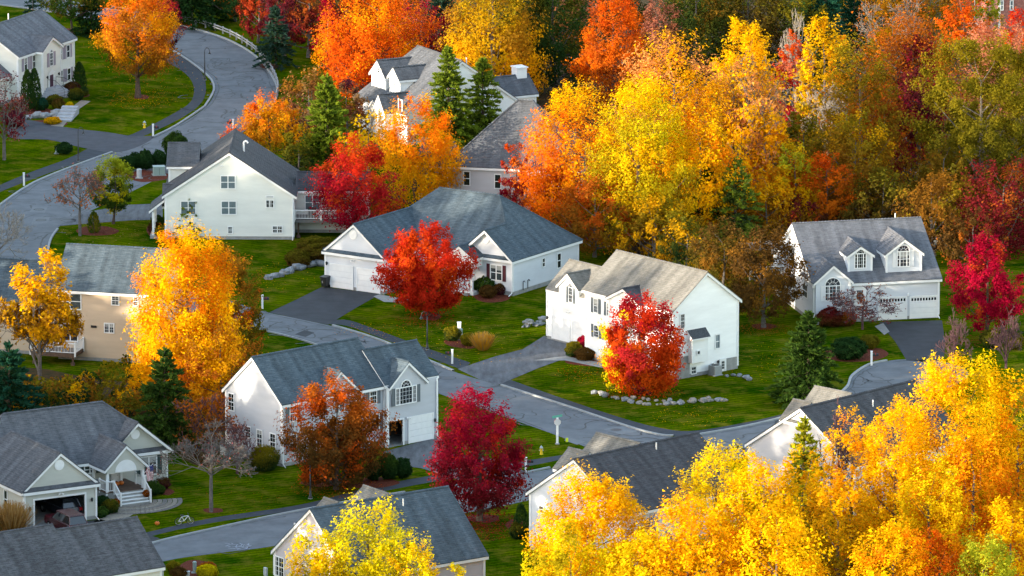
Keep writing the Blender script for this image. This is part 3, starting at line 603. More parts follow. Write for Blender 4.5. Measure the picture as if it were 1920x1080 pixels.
# --- white house, warm sunlight put into its roof colour (centre right)
h=House('white_house','white two-storey house with sunlit tan roof, basement door and blank gable wall',6.64,-30.19,-50.2,S_WHITE,R_SUNLIT)
L,W,he,hr=12.04,7.62,6.52,9.38
h.gable(0,L,0,W,0,he,hr,corners=(1,1,1,1))
g0,g1,ghe,ghr=2.5,8.19,4.6,6.98
h.gable(-8.4,-.02,g0,g1,0,ghe,ghr,ovf=-.02,ends=(1,0),corners=(1,0,0,1))
F=('f',g0); a=h.uz(F,1067.8,511.4); e0=h.uz(F,1050,535); e1=h.uz(F,1090,543)
dz=ghe-.35
h.gable(a[0]-1.35,a[0]+1.35,g0-.07,6.5,3.2,ghe+.9,a[1],axis='y',ends=(1,0),corners=(0,0,0,0),found=False,ov=.25)
h.win(('f',g0-.07),1071,553,9,30,grid=(3,2),arch=.42,shut=SHGREY,sw=.22)
h.gdoor_px(F,1052.5,618,31,41); h.gdoor_px(F,1087.5,627,25,42)
h.flood(F,1069,585); h.lamp(F,1028,595)
F=('f',0)
h.win(F,1118,573,9,28,grid=(3,2),shut=SHGREY,sw=.3); h.win(F,1142.5,580,9,26,grid=(3,2),shut=SHGREY,sw=.3); h.win(('f',-.5),1170,580,9,14,grid=(3,1),shut=SHGREY,sw=.3,arch=.35,dh=False)
h.win(F,1119,621,10,24,grid=(3,2),shut=SHGREY,sw=.3); h.win(F,1139,627,10,24,grid=(3,2),shut=SHGREY,sw=.3)
for cx,cy in ((1205,600),(1235,606),(1205,655),(1235,665)): h.win(F,cx,cy,9,26,grid=(3,2),shut=SHGREY,sw=.3)
a=h.uz(('f',-.75),1167,540.6); h.gable(a[0]-2.1,a[0]+2.1,-.5,4.4,0,he-.1,a[1],axis='y',ends=(1,0),corners=(1,1,0,0),roof=R_DARK)  # same roof, darker shingles paint in the shade on this gable
F=('r',L)
h.win(F,1279,602,9.5,29,grid=(3,2)); h.win(F,1345,640,9.5,28,grid=(2,1),glass=BLIND); h.win(F,1300,694,10.5,15,grid=(2,1)); h.win(F,1335.5,687,6.5,15,grid=(2,2),dh=False)
u,z,Wd,Hd=h.size(F,1305,651,30,40); y0,y1=u-Wd/2,u+Wd/2
h.wbox(L,L+.55,y0,y1,z-Hd/2-.3,z+Hd/2-.1,'bay_bump_out',S_WHITE); MB().prism([(L,y0-.15,z+Hd/2+.75),(L+.75,y0-.15,z+Hd/2-.02),(L+.75,y1+.15,z+Hd/2-.02),(L,y1+.15,z+Hd/2+.75)],[(L,y0-.15,z+Hd/2-.1),(L+.75,y0-.15,z+Hd/2-.14),(L+.75,y1+.15,z+Hd/2-.14),(L,y1+.15,z+Hd/2-.1)],0,1).build('bay_roof',[mat('plain_dark_shingle',(.06,.065,.072),.9,.2,noise=.4,nscale=9),WHITE],h.root)
h.win(('r',L+.55),1309,661,7,9,dh=False)
h.door(F,1354.5,692,8,35,WHITE,lites=True); h.lamp(F,1344.5,678)
h.wbox(L,L+.055,.2,1.9,-.3,2.0,'foundation',CONC); h.wbox(L,L+.055,W-1.8,W-.05,-.3,1.1,'foundation',CONC)
h.wbox(L+.005,L+.028,2.0,W-1.9,-.3,.33,'foundation',CONC)
h.spout(L-.3,-.1,0,6)
wp=h
# --- grey ranch with a double garage (middle)
h=House('grey_ranch_house','pale grey ranch house with double garage, hipped roof and maroon shutters',.10,-3.62,-33.35,S_BLUE,R_BLUE)
e=3.42; k=.85; xp=-2.83; x1=.3; W=11.22; xr2=-5.2; hr=e+k*(x1-xr2); ym=W/2; kf=(hr-e)/(ym+.3); hp=e+k*(x1-xp); yv=-.3+(hp-e)/kf; xr1=-12.07; xl=-17.4
ro=h.slab([[(xl,-.3,e),(2*xp-x1,-.3,e),(xp,yv,hp),(xr2,ym,hr),(xr1,ym,hr)],[(x1,W+.3,e),(xl,W+.3,e),(xr1,ym,hr),(xr2,ym,hr)],[(xl,W+.3,e),(xl,-.3,e),(xr1,ym,hr)]],caps=[((xr1,ym,hr),(xr2,ym,hr)),((xr2,ym,hr),(xp,yv,hp)),((xr2,ym,hr),(x1,W+.3,e)),((xp,-.6,hp),(xp,yv,hp))])
h.slab([[(x1,-.6,e),(x1,W+.3,e),(xr2,ym,hr),(xp,yv,hp),(xp,-.6,hp)],[(2*xp-x1,-.6,e),(xp,-.6,hp),(xp,yv,hp),(2*xp-x1,-.3,e)]])
wl=e+.1
b=MB(); b.face([(-17.1,0,.4),(0,0,.4),(0,0,wl),(-17.1,0,wl)]); b.face([(0,0,.4),(0,W,.4),(0,W,wl),(0,0,wl)]); b.face([(0,W,.4),(-17.1,W,.4),(-17.1,W,wl),(0,W,wl)]); b.face([(-17.1,W,.4),(-17.1,0,.4),(-17.1,0,wl),(-17.1,W,wl)]); b.face([(2*xp,0,wl),(0,0,wl),(xp,0,hp-.2)]); h.clap(b,(-8,5)).build('wall',S_BLUE,h.root)
b=MB(); b.box(-17.12,.02,-.02,.2,-.5,.4); b.box(-.2,.02,.21,W-.2,-.5,.4); b.build('foundation',CONC,h.root)
for x,y in ((0,0),(0,W),(2*xp,0)):
    q=MB(); sy=1 if y else -1; q.box(x-.13,x+.03,min(y,y+.06*sy),max(y,y+.06*sy),.38,e-.1); q.box(x,x+.03,min(y-.13*sy,y-.002*sy),max(y-.13*sy,y-.002*sy),.38,e-.1); q.build('corner_board',WHITE,h.root)
g0,g1,yg,hg=-17.11,-10.43,-6.03,6.4
h.gable(g0,g1,yg,5,0,e+.25,hg,axis='y',ends=(1,0),corners=(1,1,0,0),rl=3.6,found=True)
def pent(h,x0,x1,y,z,d=.75,rise=.5):
    h.slab([[(x0,y-.3,z),(x1,y-.3,z),(x1,y+.02,z+rise),(x0,y+.02,z+rise)]],'pent_roof')
pent(h,g0-.2,g1+.2,yg,e+.02,rise=.28); pent(h,2*xp+.1,x1-.15,0,e+.02,rise=.28)
F=('f',yg)
h.gdoor_px(F,641,520,40,43); h.gdoor_px(F,691.5,528,40,43); h.vent(F,662.5,440,.45); h.flood(F,664,488); h.lamp(F,614,493); h.lamp(F,714.5,506)
F=('f',0); h.win(F,931,511,23,30,n=2,grid=(0,0),shut=MAROON,sw=.36); h.vent(F,911,448,.45)
F=('r',0); h.win(F,1018.5,492,6,18); h.win(F,1047.5,488.5,8,29); 
for cx,cy in ((996,556),(979,541)): pass
# porch
px0,_=h.uz(('f',-1.7),863,460); h.gable(px0-1.35,px0+1.35,-1.7,2,2.5,e+.28,h.uz(('f',-1.9),863,461)[1],axis='y',ends=(1,0),corners=(0,0,0,0),found=False,wall=S_WHITE)
for x in (px0-1.25,px0+.85,px0+1.25): h.wbox(x-.1,x+.1,-1.7,-1.5,.3,e,'porch_post',WHITE)
h.wbox(px0-1.6,px0+1.6,-1.9,-.05,-.2,.38,'porch_floor',WHITE); h.wbox(px0-1.2,px0+1.2,-2.3,-1.91,-.2,.2,'porch_step',CONC)
h.door(('f',0),884,505,9,38,DOORP)
h.spout(-.07,-.1,0,3.1)
b=MB(); 
for u in (1.6,2.4): b.path([(.08,u,.3),(.08,u,1.1),(.2,u,1.2),(.3,u,1.05)],.035,6)
b.build('utility_pipes',BLACK,h.root)
# --- right grey house with dormers
h=House('grey_dormer_house','grey cape house with two arched-window dormers and carriage style garage doors',27.70,-15.80,13.25,S_BLUE,R_PURP)
L,W,he,hr=11.93,14.02,3.9,8.05
k=(hr-he)/(W/2); h.gable(0,L,0,W,0,he,hr)
def dormer(h,face_y,apx,lb,rb,bot,yb,k0,glass=None):
    F=('f',face_y); a=h.uz(F,*apx); l=h.uz(F,*lb); r_=h.uz(F,*rb); w_=(r_[0]-l[0])/2; xc=a[0]; ze=(l[1]+r_[1])/2; zb=h.uz(F,*bot)[1]
    h.gable(xc-w_,xc+w_,face_y,yb,zb,ze,a[1],axis='y',ends=(1,0),corners=(1,1,0,0),found=False,ov=.22,rk=.28); return F
kf=(hr-he)/(W/2)
def onroof(px,py):
    a,r=h.lray(px,py); t=(he-a[2]+kf*a[1])/(r[2]-kf*r[1]); return float((a+r*t)[1])
yd=onroof(1613,508); F=dormer(h,yd,(1613,460),(1592,476),(1636,474),(1613,508),6.2,kf)
h.win(F,1613,489,23,29,fixed=[.22,.56,.22],grid=(3,4),arch=.42,dh=False)
yd=onroof(1695,509); F=dormer(h,yd,(1695,446.7),(1661,474),(1726.5,470),(1695,509),7,kf); h.win(F,1693.5,485.5,25,30,fixed=[.2,.6,.2],grid=(2,2),arch=.62,shut=SHWHITE)
F=('f',-.45); a=h.uz(F,1561.7,496); xc=a[0]; h.gable(.05,2*xc,-.45,4,0,h.uz(F,1525,526)[1],a[1],axis='y',ends=(1,0),corners=(0,1,0,0),found=False)
F=('f',-.45); h.win(F,1561,549.5,30,29,fixed=[.25,.5,.25],grid=(2,2),arch=.78,shut=SHWHITE,sw=.34)
F=('f',0); h.gdoor_px(F,1673.5,581,49,46,lights=True); h.gdoor_px(F,1731.5,579,48,46,lights=True); h.lamp(F,1702,552,WHITE); u,z,Wd,Hd=h.door(F,1612,562,17,42,WHITE,lites=True); b=MB(); b.path([h.P(F,u+.3*math.cos(t),z+.35+.3*math.sin(t),.1) for t in [i*math.pi/8 for i in range(17)]],.07,6); b.build('wreath',mat('brown_wreath',(.16,.06,.02),.9,.1,noise=.4,nscale=8),h.root); h.win(F,1601,562,5,36,dh=False); h.win(F,1625,562,5,36,dh=False)
h.spout(L-.1,-.1,0,3.5); h.spout(.1,-.12,0,3.4)
F=('l',0)
for cx,cy,w_,h_ in ((1487.5,478.5,7,30),(1487.5,527,8,29),(1464.5,504.5,5,18)): h.win(F,cx,cy,w_,h_,grid=(2,1))
h.win(F,1510.5,545,9,26,grid=(2,1),arch=.4)
h.pipe(L*.82,W/2+.3,hr-.1,.5)
# side deck and pergola behind it
h.deck(-3.6,-.1,9.2,12.6,2.6); h.railing([(-.2,9.2),(-3.6,9.2),(-3.6,12.6)],2.6)
b=MB()
for x in (-3.6,-.6):
    for y in (9.3,12.5): b.box(x-.07,x+.07,y-.07,y+.07,2.6,5.2)
for i in range(7): y=9.1+i*.55; b.box(-3.9,-.2,y,y+.06,5.2,5.36)
for x in (-3.6,-.6): b.box(x-.04,x+.04,9,12.8,5.05,5.2)
b.build('pergola',mat('grey_pergola_wood',(.28,.26,.24),.9,.1,noise=.2,nscale=3),h.root)
# --- sage ranch, lower left, open garage
h=House('sage_ranch_house','sage ranch house with open double garage, white porch steps and round gable vents',-40.06,-94.96,29.76,S_SAGE,R_GREY)
K=.83; G=6.63; e=3.06; hg=e+K*(G/2+.3); xr,xR,yR=14.44,17.42,8.10; x1=xR+.3; hp=e+K*(x1-xr); xr1,ym,hm=12.9,11.12,6.6; hm=e+K*(x1-xr1); ymf=7.1
kf=(hm-e)/(ym-ymf+.3); yv=ymf-.3+(hp-e)/kf; yb=ym+(ym-ymf)
xL=2*xr-x1; xr0=3.58
h.slab([[(0,ymf-.3,e),(xL,ymf-.3,e),(xr,yv,hp),(xr1,ym,hm),(xr0,ym,hm)],[(x1,yb,e),(-2.5,yb,e),(xr0,ym,hm),(xr1,ym,hm)],[(-.3,yb,e),(-.3,ymf,e),(xr0,ym,hm)],[(x1,yR-.6,e),(x1,yb,e),(xr1,ym,hm),(xr,yv,hp),(xr,yR-.6,hp)],[(xL,yR-.6,e),(xr,yR-.6,hp),(xr,yv,hp),(xL,min(ymf-.3,yR-.7),e)]],caps=[((xr0,ym,hm),(xr1,ym,hm)),((xr1,ym,hm),(xr,yv,hp)),((xr,yR-.6,hp),(xr,yv,hp))])
wl=e+.1; b=MB()
b.face([(0,ymf,.35),(xL+.3,ymf,.35),(xL+.3,ymf,wl),(0,ymf,wl)]); b.face([(xL+.3,yR,.35),(xR,yR,.35),(xR,yR,wl),(xL+.3,yR,wl)]); b.face([(xL+.3,yR,wl),(xR,yR,wl),(xr,yR,hp-.2)]); b.face([(xR,yR,.35),(xR,yb-.3,.35),(xR,yb-.3,wl),(xR,yR,wl)]); b.face([(xR,yb-.3,.35),(0,yb-.3,.35),(0,yb-.3,wl),(xR,yb-.3,wl)]); b.face([(0,yb-.3,.35),(0,ymf,.35),(0,ymf,wl),(0,yb-.3,wl)])
h.clap(b,(9,11)).build('wall',S_SAGE,h.root); h.wbox(0,xR+.02,yR-.02,yb-.3,-.5,.35,'foundation',CONC); h.wbox(0.01,xL+.4,ymf-.02,yR-.03,-.5,.35,'foundation',CONC)
F=('f',0); o0=h.uz(F,65,985)[0]; o1=h.uz(F,159,975)[0]; ot=h.uz(F,150,938)[1]
ot=2.25
h.gable(0,G,0,11,0,e+K*.3,hg,axis='y',ends=(1,0),corners=(1,1,0,0),holes=[(o0,o1,-1,ot)],rl=9)
h.opening(F,o0,o1,0,ot,.14); h.wbox(.2,G-.1,.02,7,-.05,.03,'garage_floor',CONC); h.wbox(.2,G-.2,6.6,6.7,.03,3,'garage_back_wall',INTERIOR)
pent(h,-.2,G+.2,0,e+.02,rise=.28); pent(h,xL+.6,x1-.1,yR,e+.02,rise=.28)
h.vent(F,110.5,871.5,.45); h.vent(('f',yR),253,814,.42); h.flood(F,112,925); h.lamp(F,55,954); h.lamp(F,171,936)
h.win(('l',0),12,936,7,36); h.win(('f',yR),278.5,873,31,36,n=2,shut=SHGREEN,sw=.42); h.win(('f',ymf),168,880,22,16,n=2,shut=SHGREEN,sw=.4)
# porch with steps
yp=3.86+.3; pa=h.uz(('f',yp),235,833); xa,xb=pa[0]-1.75,pa[0]+1.75; pe=h.uz(('f',yp),203,868)[1]
h.gable(xa,xb,yp,9,2.55,e+.2,pa[1],axis='y',ends=(1,0),corners=(0,0,0,0),found=False)
u,z=h.uz(('f',yp),233,858); k=16; MB().face([h.P(('f',yp),pa[0]+1.0*math.cos(math.pi*i/k),2.62+1.0*math.sin(math.pi*i/k),.02) for i in range(k+1)]).build('porch_arch_panel',WHITE,h.root)
fl=1.0
h.wbox(xa-.1,xb+.1,yp-.1,ymf+.9,-.3,fl-.06,'porch_base',CONC)
h.wbox(xa-.15,xb+.15,yp-.15,ymf+.9,fl-.055,fl,'porch_floor',DECKW)
for x,y in ((xa+.1,yp+.1),(xb-.1,yp+.1),(xa+.1,ymf-.3),(xb-.8,ymf-.2)): h.wbox(x-.1,x+.1,y-.1,y+.1,fl,e,'porch_post',WHITE)
for i in range(4): h.wbox(xa+.7,xb-.2,yp-.15-.3*(i+1),yp-.15-.3*i-.002,-.2,fl-.22*(i+1)+.02,'step_riser',CONC); h.wbox(xa+.68,xb-.18,yp-.17-.3*(i+1),yp-.15-.3*i-.004,fl-.22*(i+1)+.022,fl-.22*(i+1)+.06,'step',WHITE)
h.railing([(xa+.62,yp-1.3,.15),(xa+.62,yp-.1,fl)],0,.9); h.railing([(xb-.1,yp-1.3,.15),(xb-.1,yp-.1,fl)],0,.9); h.railing([(xa-.05,yp+1.2,fl),(xa-.05,yp-.05,fl),(xa+.6,yp-.1,fl)],0,.9); h.railing([(xb+.02,yp,fl),(xb+.02,yp+1.6,fl)],0,.9)
h.door(('f',ymf),215,890,10,42,WHITE); h.win(('f',ymf),224,893,4,30,dh=False)
h.spout(G-.07,-.1,0,2.8); h.spout(xR-.07,yR-.1,0,2.8); h.wbox(G-.05,G+.1,yp,yp+.01,0,.01,'splash_block',CONC)
sage=h
PW=MB(); r=random.Random(4); c0=h.world((xa+xb)/2+.3,yp-1.4); 
sheet('paver_path',[(214,944),(276,934),(282,938),(262,956),(236,972),(198,985),(176,978),(210,962)],.016,PAVE,n=5,kind='structure')
pth=bpy.context.scene.objects.get('paver_path')
for ring_ in range(9):
    R_=.8+ring_*.42; b=MB(); cx,cy=h.world((xa+xb)/2+.2,yp+.0)[:2]
    n_=int(R_*7)
    for i in range(n_):
        a=h.th+math.pi*(1.08+.84*i/n_); a2=h.th+math.pi*(1.08+.84*(i+.9)/n_); q=[(cx+rr*math.cos(t),cy+rr*math.sin(t)) for (rr,t) in ((R_,a),(R_,a2),(R_+.37,a2),(R_+.37,a))]
        if R_<1.5: continue
        b.prism([(x,y,.035) for x,y in q],[(x,y,.01) for x,y in q])
    if b.v: b.build('paver_course',mat('paver_%d'%(ring_%3),[(.20,.17,.14),(.25,.22,.18),(.17,.155,.14)][ring_%3],.9,.2,noise=.3,nscale=4),pth)
# --- beige house, left
h=House('beige_house','beige two-storey house with grey roof and white back deck, left of the big yellow maple',-40.83,-30.59,-14.51,S_BEIGE,R_BLUE)
L,W,he,hr=9.5,6.99,6.7,9.88
h.gable(0,L,0,W,0,he,hr,corners=(1,1,1,1))
h.gable(-8,-.02,1.2,7.6,0,he-1.75,he+1.3,ends=(1,0),corners=(1,1,0,1))
F=('f',0)
h.win(F,142,565,22,31,grid=(0,0)); h.win(F,122,565,20,31); h.win(F,216.5,563.5,15.5,18.5,grid=(2,2)); h.win(F,205,615,19.5,19.5,n=2,grid=(2,3),dh=False); h.win(F,255,565,10,18.5,grid=(2,2))
h.win(F,132,623,30,34,n=2,dh=False); h.lamp(F,152,609); h.wbox(h.uz(F,176,612)[0]-.25,h.uz(F,176,612)[0]+.25,-.12,-.01,h.uz(F,176,612)[1]-.1,h.uz(F,176,612)[1]+.1,'vent_hood',BLACK)
u0=h.uz(F,157,640); zd=h.uz(('f',-2.6),135,664)[1]; xe=u0[0]; h.deck(xe-4.2,xe,-2.6,-.05,zd); h.railing([(xe-4.2,-.2),(xe-4.2,-2.6),(xe,-2.6),(xe,-.1)],zd)
# --- cream house, upper left
h=House('cream_gable_house','large cream house showing its wide windowed gable wall and a raised deck',-33.45,22.71,-1.04,S_WHITE,R_DARK)
L,W,he,hr=12.4,11.71,4.28+.2,8.59
h.wall=siding('ivory_siding',(.66,.665,.62))
h.gable(0,L,0,W,0,he,hr,axis='y')
F=('f',0)
for cx,cy,w_,h_,kw in ((427.5,341.5,29,26,dict(n=2,glass=BLIND)),(429,389.5,29.5,26.5,dict(n=2,glass=BLIND)),(353,389.5,29.5,26.5,dict(n=2,glass=BLIND)),(506,382,16,16,dict(n=2,grid=(2,2),dh=False)),(506,369,16,4.5,dict(dh=False)),(431.5,431,10,14.5,dict(grid=(2,2))),(520,430,20,14.5,dict(n=2,grid=(2,2)))): h.win(F,cx,cy,w_,h_,**kw)
h.spout(L-.1,-.1,0,4.1)
h.vent(F,415.5,312,.1)
# left garage wing and porch
ya=5.6; zr=h.hit(('f',ya+2.5),330,267)[2]; ze=h.hit(('f',ya-.3),330,312.7)[2]; xl=h.hit(('f',ya),317,325)[0]
h.gable(xl,3,ya,ya+5,0,ze+.25,zr,ends=(1,0),corners=(1,0,0,1),roof=R_GREY)
h.gable(xl-.2,2,1.2,4.2,2.6,3.4,4.9,ends=(1,0),corners=(0,0,0,0),found=False,roof=R_GREY)
h.slab([[(-1.6,.2,2.75),(-.1,.2,3.9),(-.1,4.6,3.9),(-1.6,4.6,2.75)]],'porch_roof',R_GREY)
for y in (.5,2.4,4.3): h.wbox(-1.3,-1.1,y-.1,y+.1,0,2.6,'porch_post',WHITE)
h.railing([(-1.2,.5),(-1.2,4.3)],.3)
h.wbox(-1.5,-.01,.2,4.6,-.2,.3,'porch_floor',CONC)
# right wing with deck
yw=3.4; zr=h.hit(('f',yw+2.4),560,322)[2]; ze=h.hit(('f',yw-.3),575,359)[2]
h.gable(L+.02,L+7,yw,yw+5,0,ze+.25,zr,ends=(0,1),corners=(0,1,1,0),roof=R_DARK)
h.win(('f',yw),586,379.5,29,29,n=2,glass=BLIND)
zd=h.hit(('f',.7),575,412)[2]; h.deck(L+.1,L+5.6,.7,yw-.05,zd,m=mat('grey_deck_boards',(.13,.125,.12),.8,.2,noise=.2,nscale=3)); h.railing([(L+.1,.75),(L+2.6,.75),(L+5.5,.75),(L+5.5,yw-.1)],zd,.9)
MB().box(L+1.3,L+2.1,1.5,2,zd,zd+1.0).build('outdoor_grill',BLACK,h.root); MB().lathe([(.04,0),(.04,.68)],(L+3.2,1.6,zd),8).lathe([(.75,.68),(.75,.74)],(L+3.2,1.6,zd),16).build('deck_table',BLACK,h.root)
x_,y_,z_=h.hit(('f',4.2),461,252); h.pipe(7.4,4.5,hr-.8,.9,.09,True)
# --- grey hipped house behind the red tree
h=House('grey_hip_house','grey house with tall hipped roof between orange trees behind the grey ranch',-6.35,38.51,-11.88,S_GREIGE,R_GREY)
L,W,e,hr,xl=13.0,9.14,4.15,10.1,6.07; ym=W/2
h.slab([[(-.3,-.3,e),(L+.3,-.3,e),(xl+1.6,ym,hr),(xl,ym,hr)],[(L+.3,W+.3,e),(-.3,W+.3,e),(xl,ym,hr),(xl+1.6,ym,hr)],[(-.3,W+.3,e),(-.3,-.3,e),(xl,ym,hr)],[(L+.3,-.3,e),(L+.3,W+.3,e),(xl+1.6,ym,hr)]],caps=[((xl,ym,hr),(xl+1.6,ym,hr)),((-.3,-.3,e),(xl,ym,hr)),((L+.3,-.3,e),(xl+1.6,ym,hr))])
b=MB(); wl=e+.1
for p,q in (((0,0),(L,0)),((L,0),(L,W)),((L,W),(0,W)),((0,W),(0,0))): b.face([(*p,-.3),(*q,-.3),(*q,wl),(*p,wl)])
h.clap(b,(5,5)).build('wall',S_GREIGE,h.root); h.wbox(-.03,.13,-.03,-.001,0,e-.2,'corner_board',WHITE)
h.gable(-3.2,-.02,1.5,6,0,e-.1,e+1.6,ends=(1,0),corners=(1,1,0,1))
F=('f',0); h.win(F,875.5,334.5,13.5,28); h.win(F,933.5,340,13.5,28); h.win(F,985,352,13,28); h.win(F,992,372,16,22,grid=(2,1)); h.win(('f',1.5),825.5,329,9,19)
# --- top white house with dormers
h=House('white_dormer_house','white house with two sunlit dormers and a white boxed chimney, among spruces',-15.76,78.72,-62.11,S_WHITE,R_GREY)
L,W,hr=9.83,13.54,8.29; ym=W/2; k=.77; e=3.2; x0=-1.55
h.slab([[(x0-.3,.2,e),(L+.2,.2,e),(L+.2,ym,hr),(0,ym,hr)],[(L+.2,W+.3,3.3),(x0-.3,W+.3,3.3),(0,ym,hr),(L+.2,ym,hr)],[(x0-.3,W+.3,3.3),(x0-.3,.2,e),(0,ym,hr)]],caps=[((0,ym,hr),(L+.2,ym,hr))])
b=MB(); wl=e+.1; y0=.5
b.face([(x0,y0,-.3),(L,y0,-.3),(L,y0,wl),(x0,y0,wl)]); b.face([(L,y0,-.3),(L,W,-.3),(L,W,wl),(L,ym,hr-.15),(L,y0,wl)]); b.face([(L,W,-.3),(x0,W,-.3),(x0,W,wl),(L,W,wl)]); b.face([(x0,W,-.3),(x0,y0,-.3),(x0,y0,wl),(x0,W,wl)]); h.clap(b,(4,6)).build('wall',S_WHITE,h.root)
h.gable(-.57,2.57,1.8,6.6,4.3,6.0,7.35,axis='y',ends=(1,0),corners=(1,1,0,0),found=False,ov=.28,rk=.3); h.gable(3.5,5.75,1.8,6,4.4,6.25,7.2,axis='y',ends=(1,0),corners=(1,1,0,0),found=False,ov=.25,rk=.3)
h.window(('f',1.8),1.0,6.1,.8,.35,arch=.45,dh=False); h.window(('f',1.8),4.62,5.55,.62,1.15,grid=(2,2),arch=.3,glass=BLIND)
h.gable(5.4,7.6,-.9,3.5,0,3.5,4.9,axis='y',ends=(1,0),corners=(1,1,0,0)); h.window(('f',-.9),6.5,2.6,.7,1.3,grid=(2,2),arch=.35); h.gable(3.3,5.2,-.4,2,2.4,3.25,4.0,axis='y',ends=(1,0),corners=(0,0,0,0),found=False)
h.wbox(3.4,3.55,-.4,-.25,0,2.5,'porch_post',WHITE); h.wbox(4.95,5.1,-.4,-.25,0,2.5,'porch_post',WHITE); h.door(('f',.5),752,205,6,34,DOORP)
h.pipe(L-1.2,ym+1.2,hr-.9,.9)
# rear ell with chimney box
h.gable(4.3,8.3,W-2,16.2,0,4.0,5.5,axis='y',ends=(0,1),corners=(0,1,1,0)); cx_,cy_=6.2,15.0; zc=zat(990,125,h.world(cx_,cy_)[1])
b=MB().box(cx_-.75,cx_+.55,cy_-.1,cy_+1.0,2,zc-.12).box(cx_-.85,cx_+.65,cy_-.2,cy_+1.1,zc-.119,zc); b.build('chimney',S_WHITE,h.root)
# --- white colonial, top left
h=House('white_colonial_house','white colonial with faded mauve shutters, plum door and curved granite steps',-51.92,93.63,64.7,siding('ivory_white_siding',(.70,.69,.63)),R_PURP)
L,W,he,hr=12.37,7.98,5.15,7.72
h.gable(0,L,0,W,0,he,hr)
yc=-.9; a=h.uz(('f',yc),96,68); xa=a[0]; h.gable(xa-2.0,xa+2.0,yc,4,0,he,a[1],axis='y',ends=(1,0),corners=(1,1,0,0))
F=('f',yc); h.win(F,95.5,111,6.5,26,grid=(2,2),arch=.36,shut=SHLAV,sw=.5); u,z,Wd,Hd=h.door(F,95.5,156,7,32,DOORP,side=True); h.win(F,100.5,152,2.5,20,dh=False)
MB().face([h.P(F,u-.8,z+Hd/2+.15,.08),h.P(F,u+.9,z+Hd/2+.15,.08),h.P(F,u+.05,z+Hd/2+.6,.08)]).build('door_pediment',WHITE,h.root)
h.lamp(F,87,145); h.lamp(F,108.5,138)
F=('f',0)
for cx,cy,w_,h_ in ((47.5,120,6.5,25),(63,115,6.5,25),(113,101,5,24),(127,96,6.5,25),(114.5,143,5,24),(128.5,139,6.5,24)): h.win(F,cx,cy,w_,h_,shut=SHLAV,sw=.42)
h.gable(-6.5,-.02,1,7.5,0,3.2,5.6,ends=(1,0),corners=(1,1,0,0))
h.win(('l',0),2,147,8,20); h.pipe(L*.5,W/2+.5,hr-.2,.7)
st=h.root
for i in range(5):
    R_=1.2+.33*i; zt=.9-.18*i; k=14; cx_=u; top=[(cx_+R_*math.cos(math.pi+math.pi*j/k),yc-R_*.9+.0+R_*.9+R_*.95*math.sin(math.pi+math.pi*j/k),zt-.01*i) for j in range(k+1)]
    MB().prism(top,[(x,y,-.1) for x,y,z in top]).build('step',STEP,h.root)
for sx in (-1,1): b=MB(); b.path([(u+sx*.95,yc-.1,1.8),(u+sx*.95,yc-1.0,1.8),(u+sx*1.5,yc-2.4,1.05)],.025,5); b.bar((u+sx*.95,yc-.1,.9),(u+sx*.95,yc-.1,1.8),.02,5); b.bar((u+sx*.95,yc-1.,.9),(u+sx*.95,yc-1.,1.8),.02,5); b.bar((u+sx*1.5,yc-2.4,0),(u+sx*1.5,yc-2.4,1.05),.02,5); b.build('hand_rail',BLACK,h.root)
colonial=h
# --- the row of houses along the bottom
def row_house(name,label,X,Y,th,L,W,he,hr,wall,roof,xs,pips=()):
    h=House(name,label,X,Y,th,wall,roof); h.gable(0,L,0,W,0,he,hr)
    for (x,wd,zr,ye) in xs: h.gable(x-wd/2,x+wd/2,W/2+.3,ye,2.5,zr-.8*wd/2,zr,axis='y',ends=(0,1),corners=(0,0,1,1),roof=R_SUNLIT,found=False)  # rear gables take the shingles with sunlight painted in
    for x,y in pips: h.pipe(x,W/2-y,hr-y*(hr-he)/(W/2),.55)
    return h
h=row_house('taupe_house','taupe house with grey roof half hidden by the bright yellow tree at bottom centre',-12.56,-129.67,35.23,12.71,10.6,4.75,9.05,S_TAUPE,R_BLUE,[(2.7,3.2,9.1,7.4),(7.8,5,9.0,9.4)],[(8,.9)])
F=('l',0); h.win(F,524,1062,20,38,n=2,grid=(2,2)); h.win(F,572,1016,16,28,n=2); u,z=h.uz(F,555,985); h.vent(F,554,983,.12); 
b=MB(); u,z=h.uz(F,500,1072); h.fbox(b,F,u-.2,u+.2,z-.3,z+.35,0,.15); b.build('meter_box',GREYBOX,h.root)
F=('r',12.71); h.win(F,885,1060,12,14)
h=row_house('grey_row_house','pale grey gabled house with dark roof right of the crimson maple, behind yellow trees',8.77,-109.78,43.22,13.63,10.65,4.94,8.47,S_BLUE,R_DARK,[(1.9,3.0,8.62,7.9),(7.6,5,8.5,10.6)],[(8.4,.7)])
F=('l',0); h.win(F,1016,955,10,16); h.vent(F,1062,884,.12)
h=row_house('taupe_gable_house','taupe gabled house with charcoal roof at right, below the curving street',28.19,-92.35,46.69,14.15,11.61,4.85,8.69,S_GREIGE,R_DARK,[(1.6,3.0,8.8,7.9),(6.7,5,8.75,10)],[(7.4,1.4)])
h=row_house('slate_roof_house','house at the bottom left corner showing mostly its two-level mottled slate roof',-33.5,-131.5,34.64,7.4,7.6,5.1,8.06,S_CREAM,mat and shingles('mottled_slate_shingles',(.060,.058,.064),(.085,.085,.094),(.15,.16,.17)),[],[])
h.gable(-8,-.02,-.5,8.4,0,5.1,8.5,ends=(1,0),corners=(1,0,0,1))
h.win(('r',7.4),258,1073,16,14,dh=False); 
b=MB(); u=1.2; h.fbox(b,('r',7.4),.3,1.6,3.6,5.0,.01,.4); b.build('meter_box',GREYBOX,h.root)
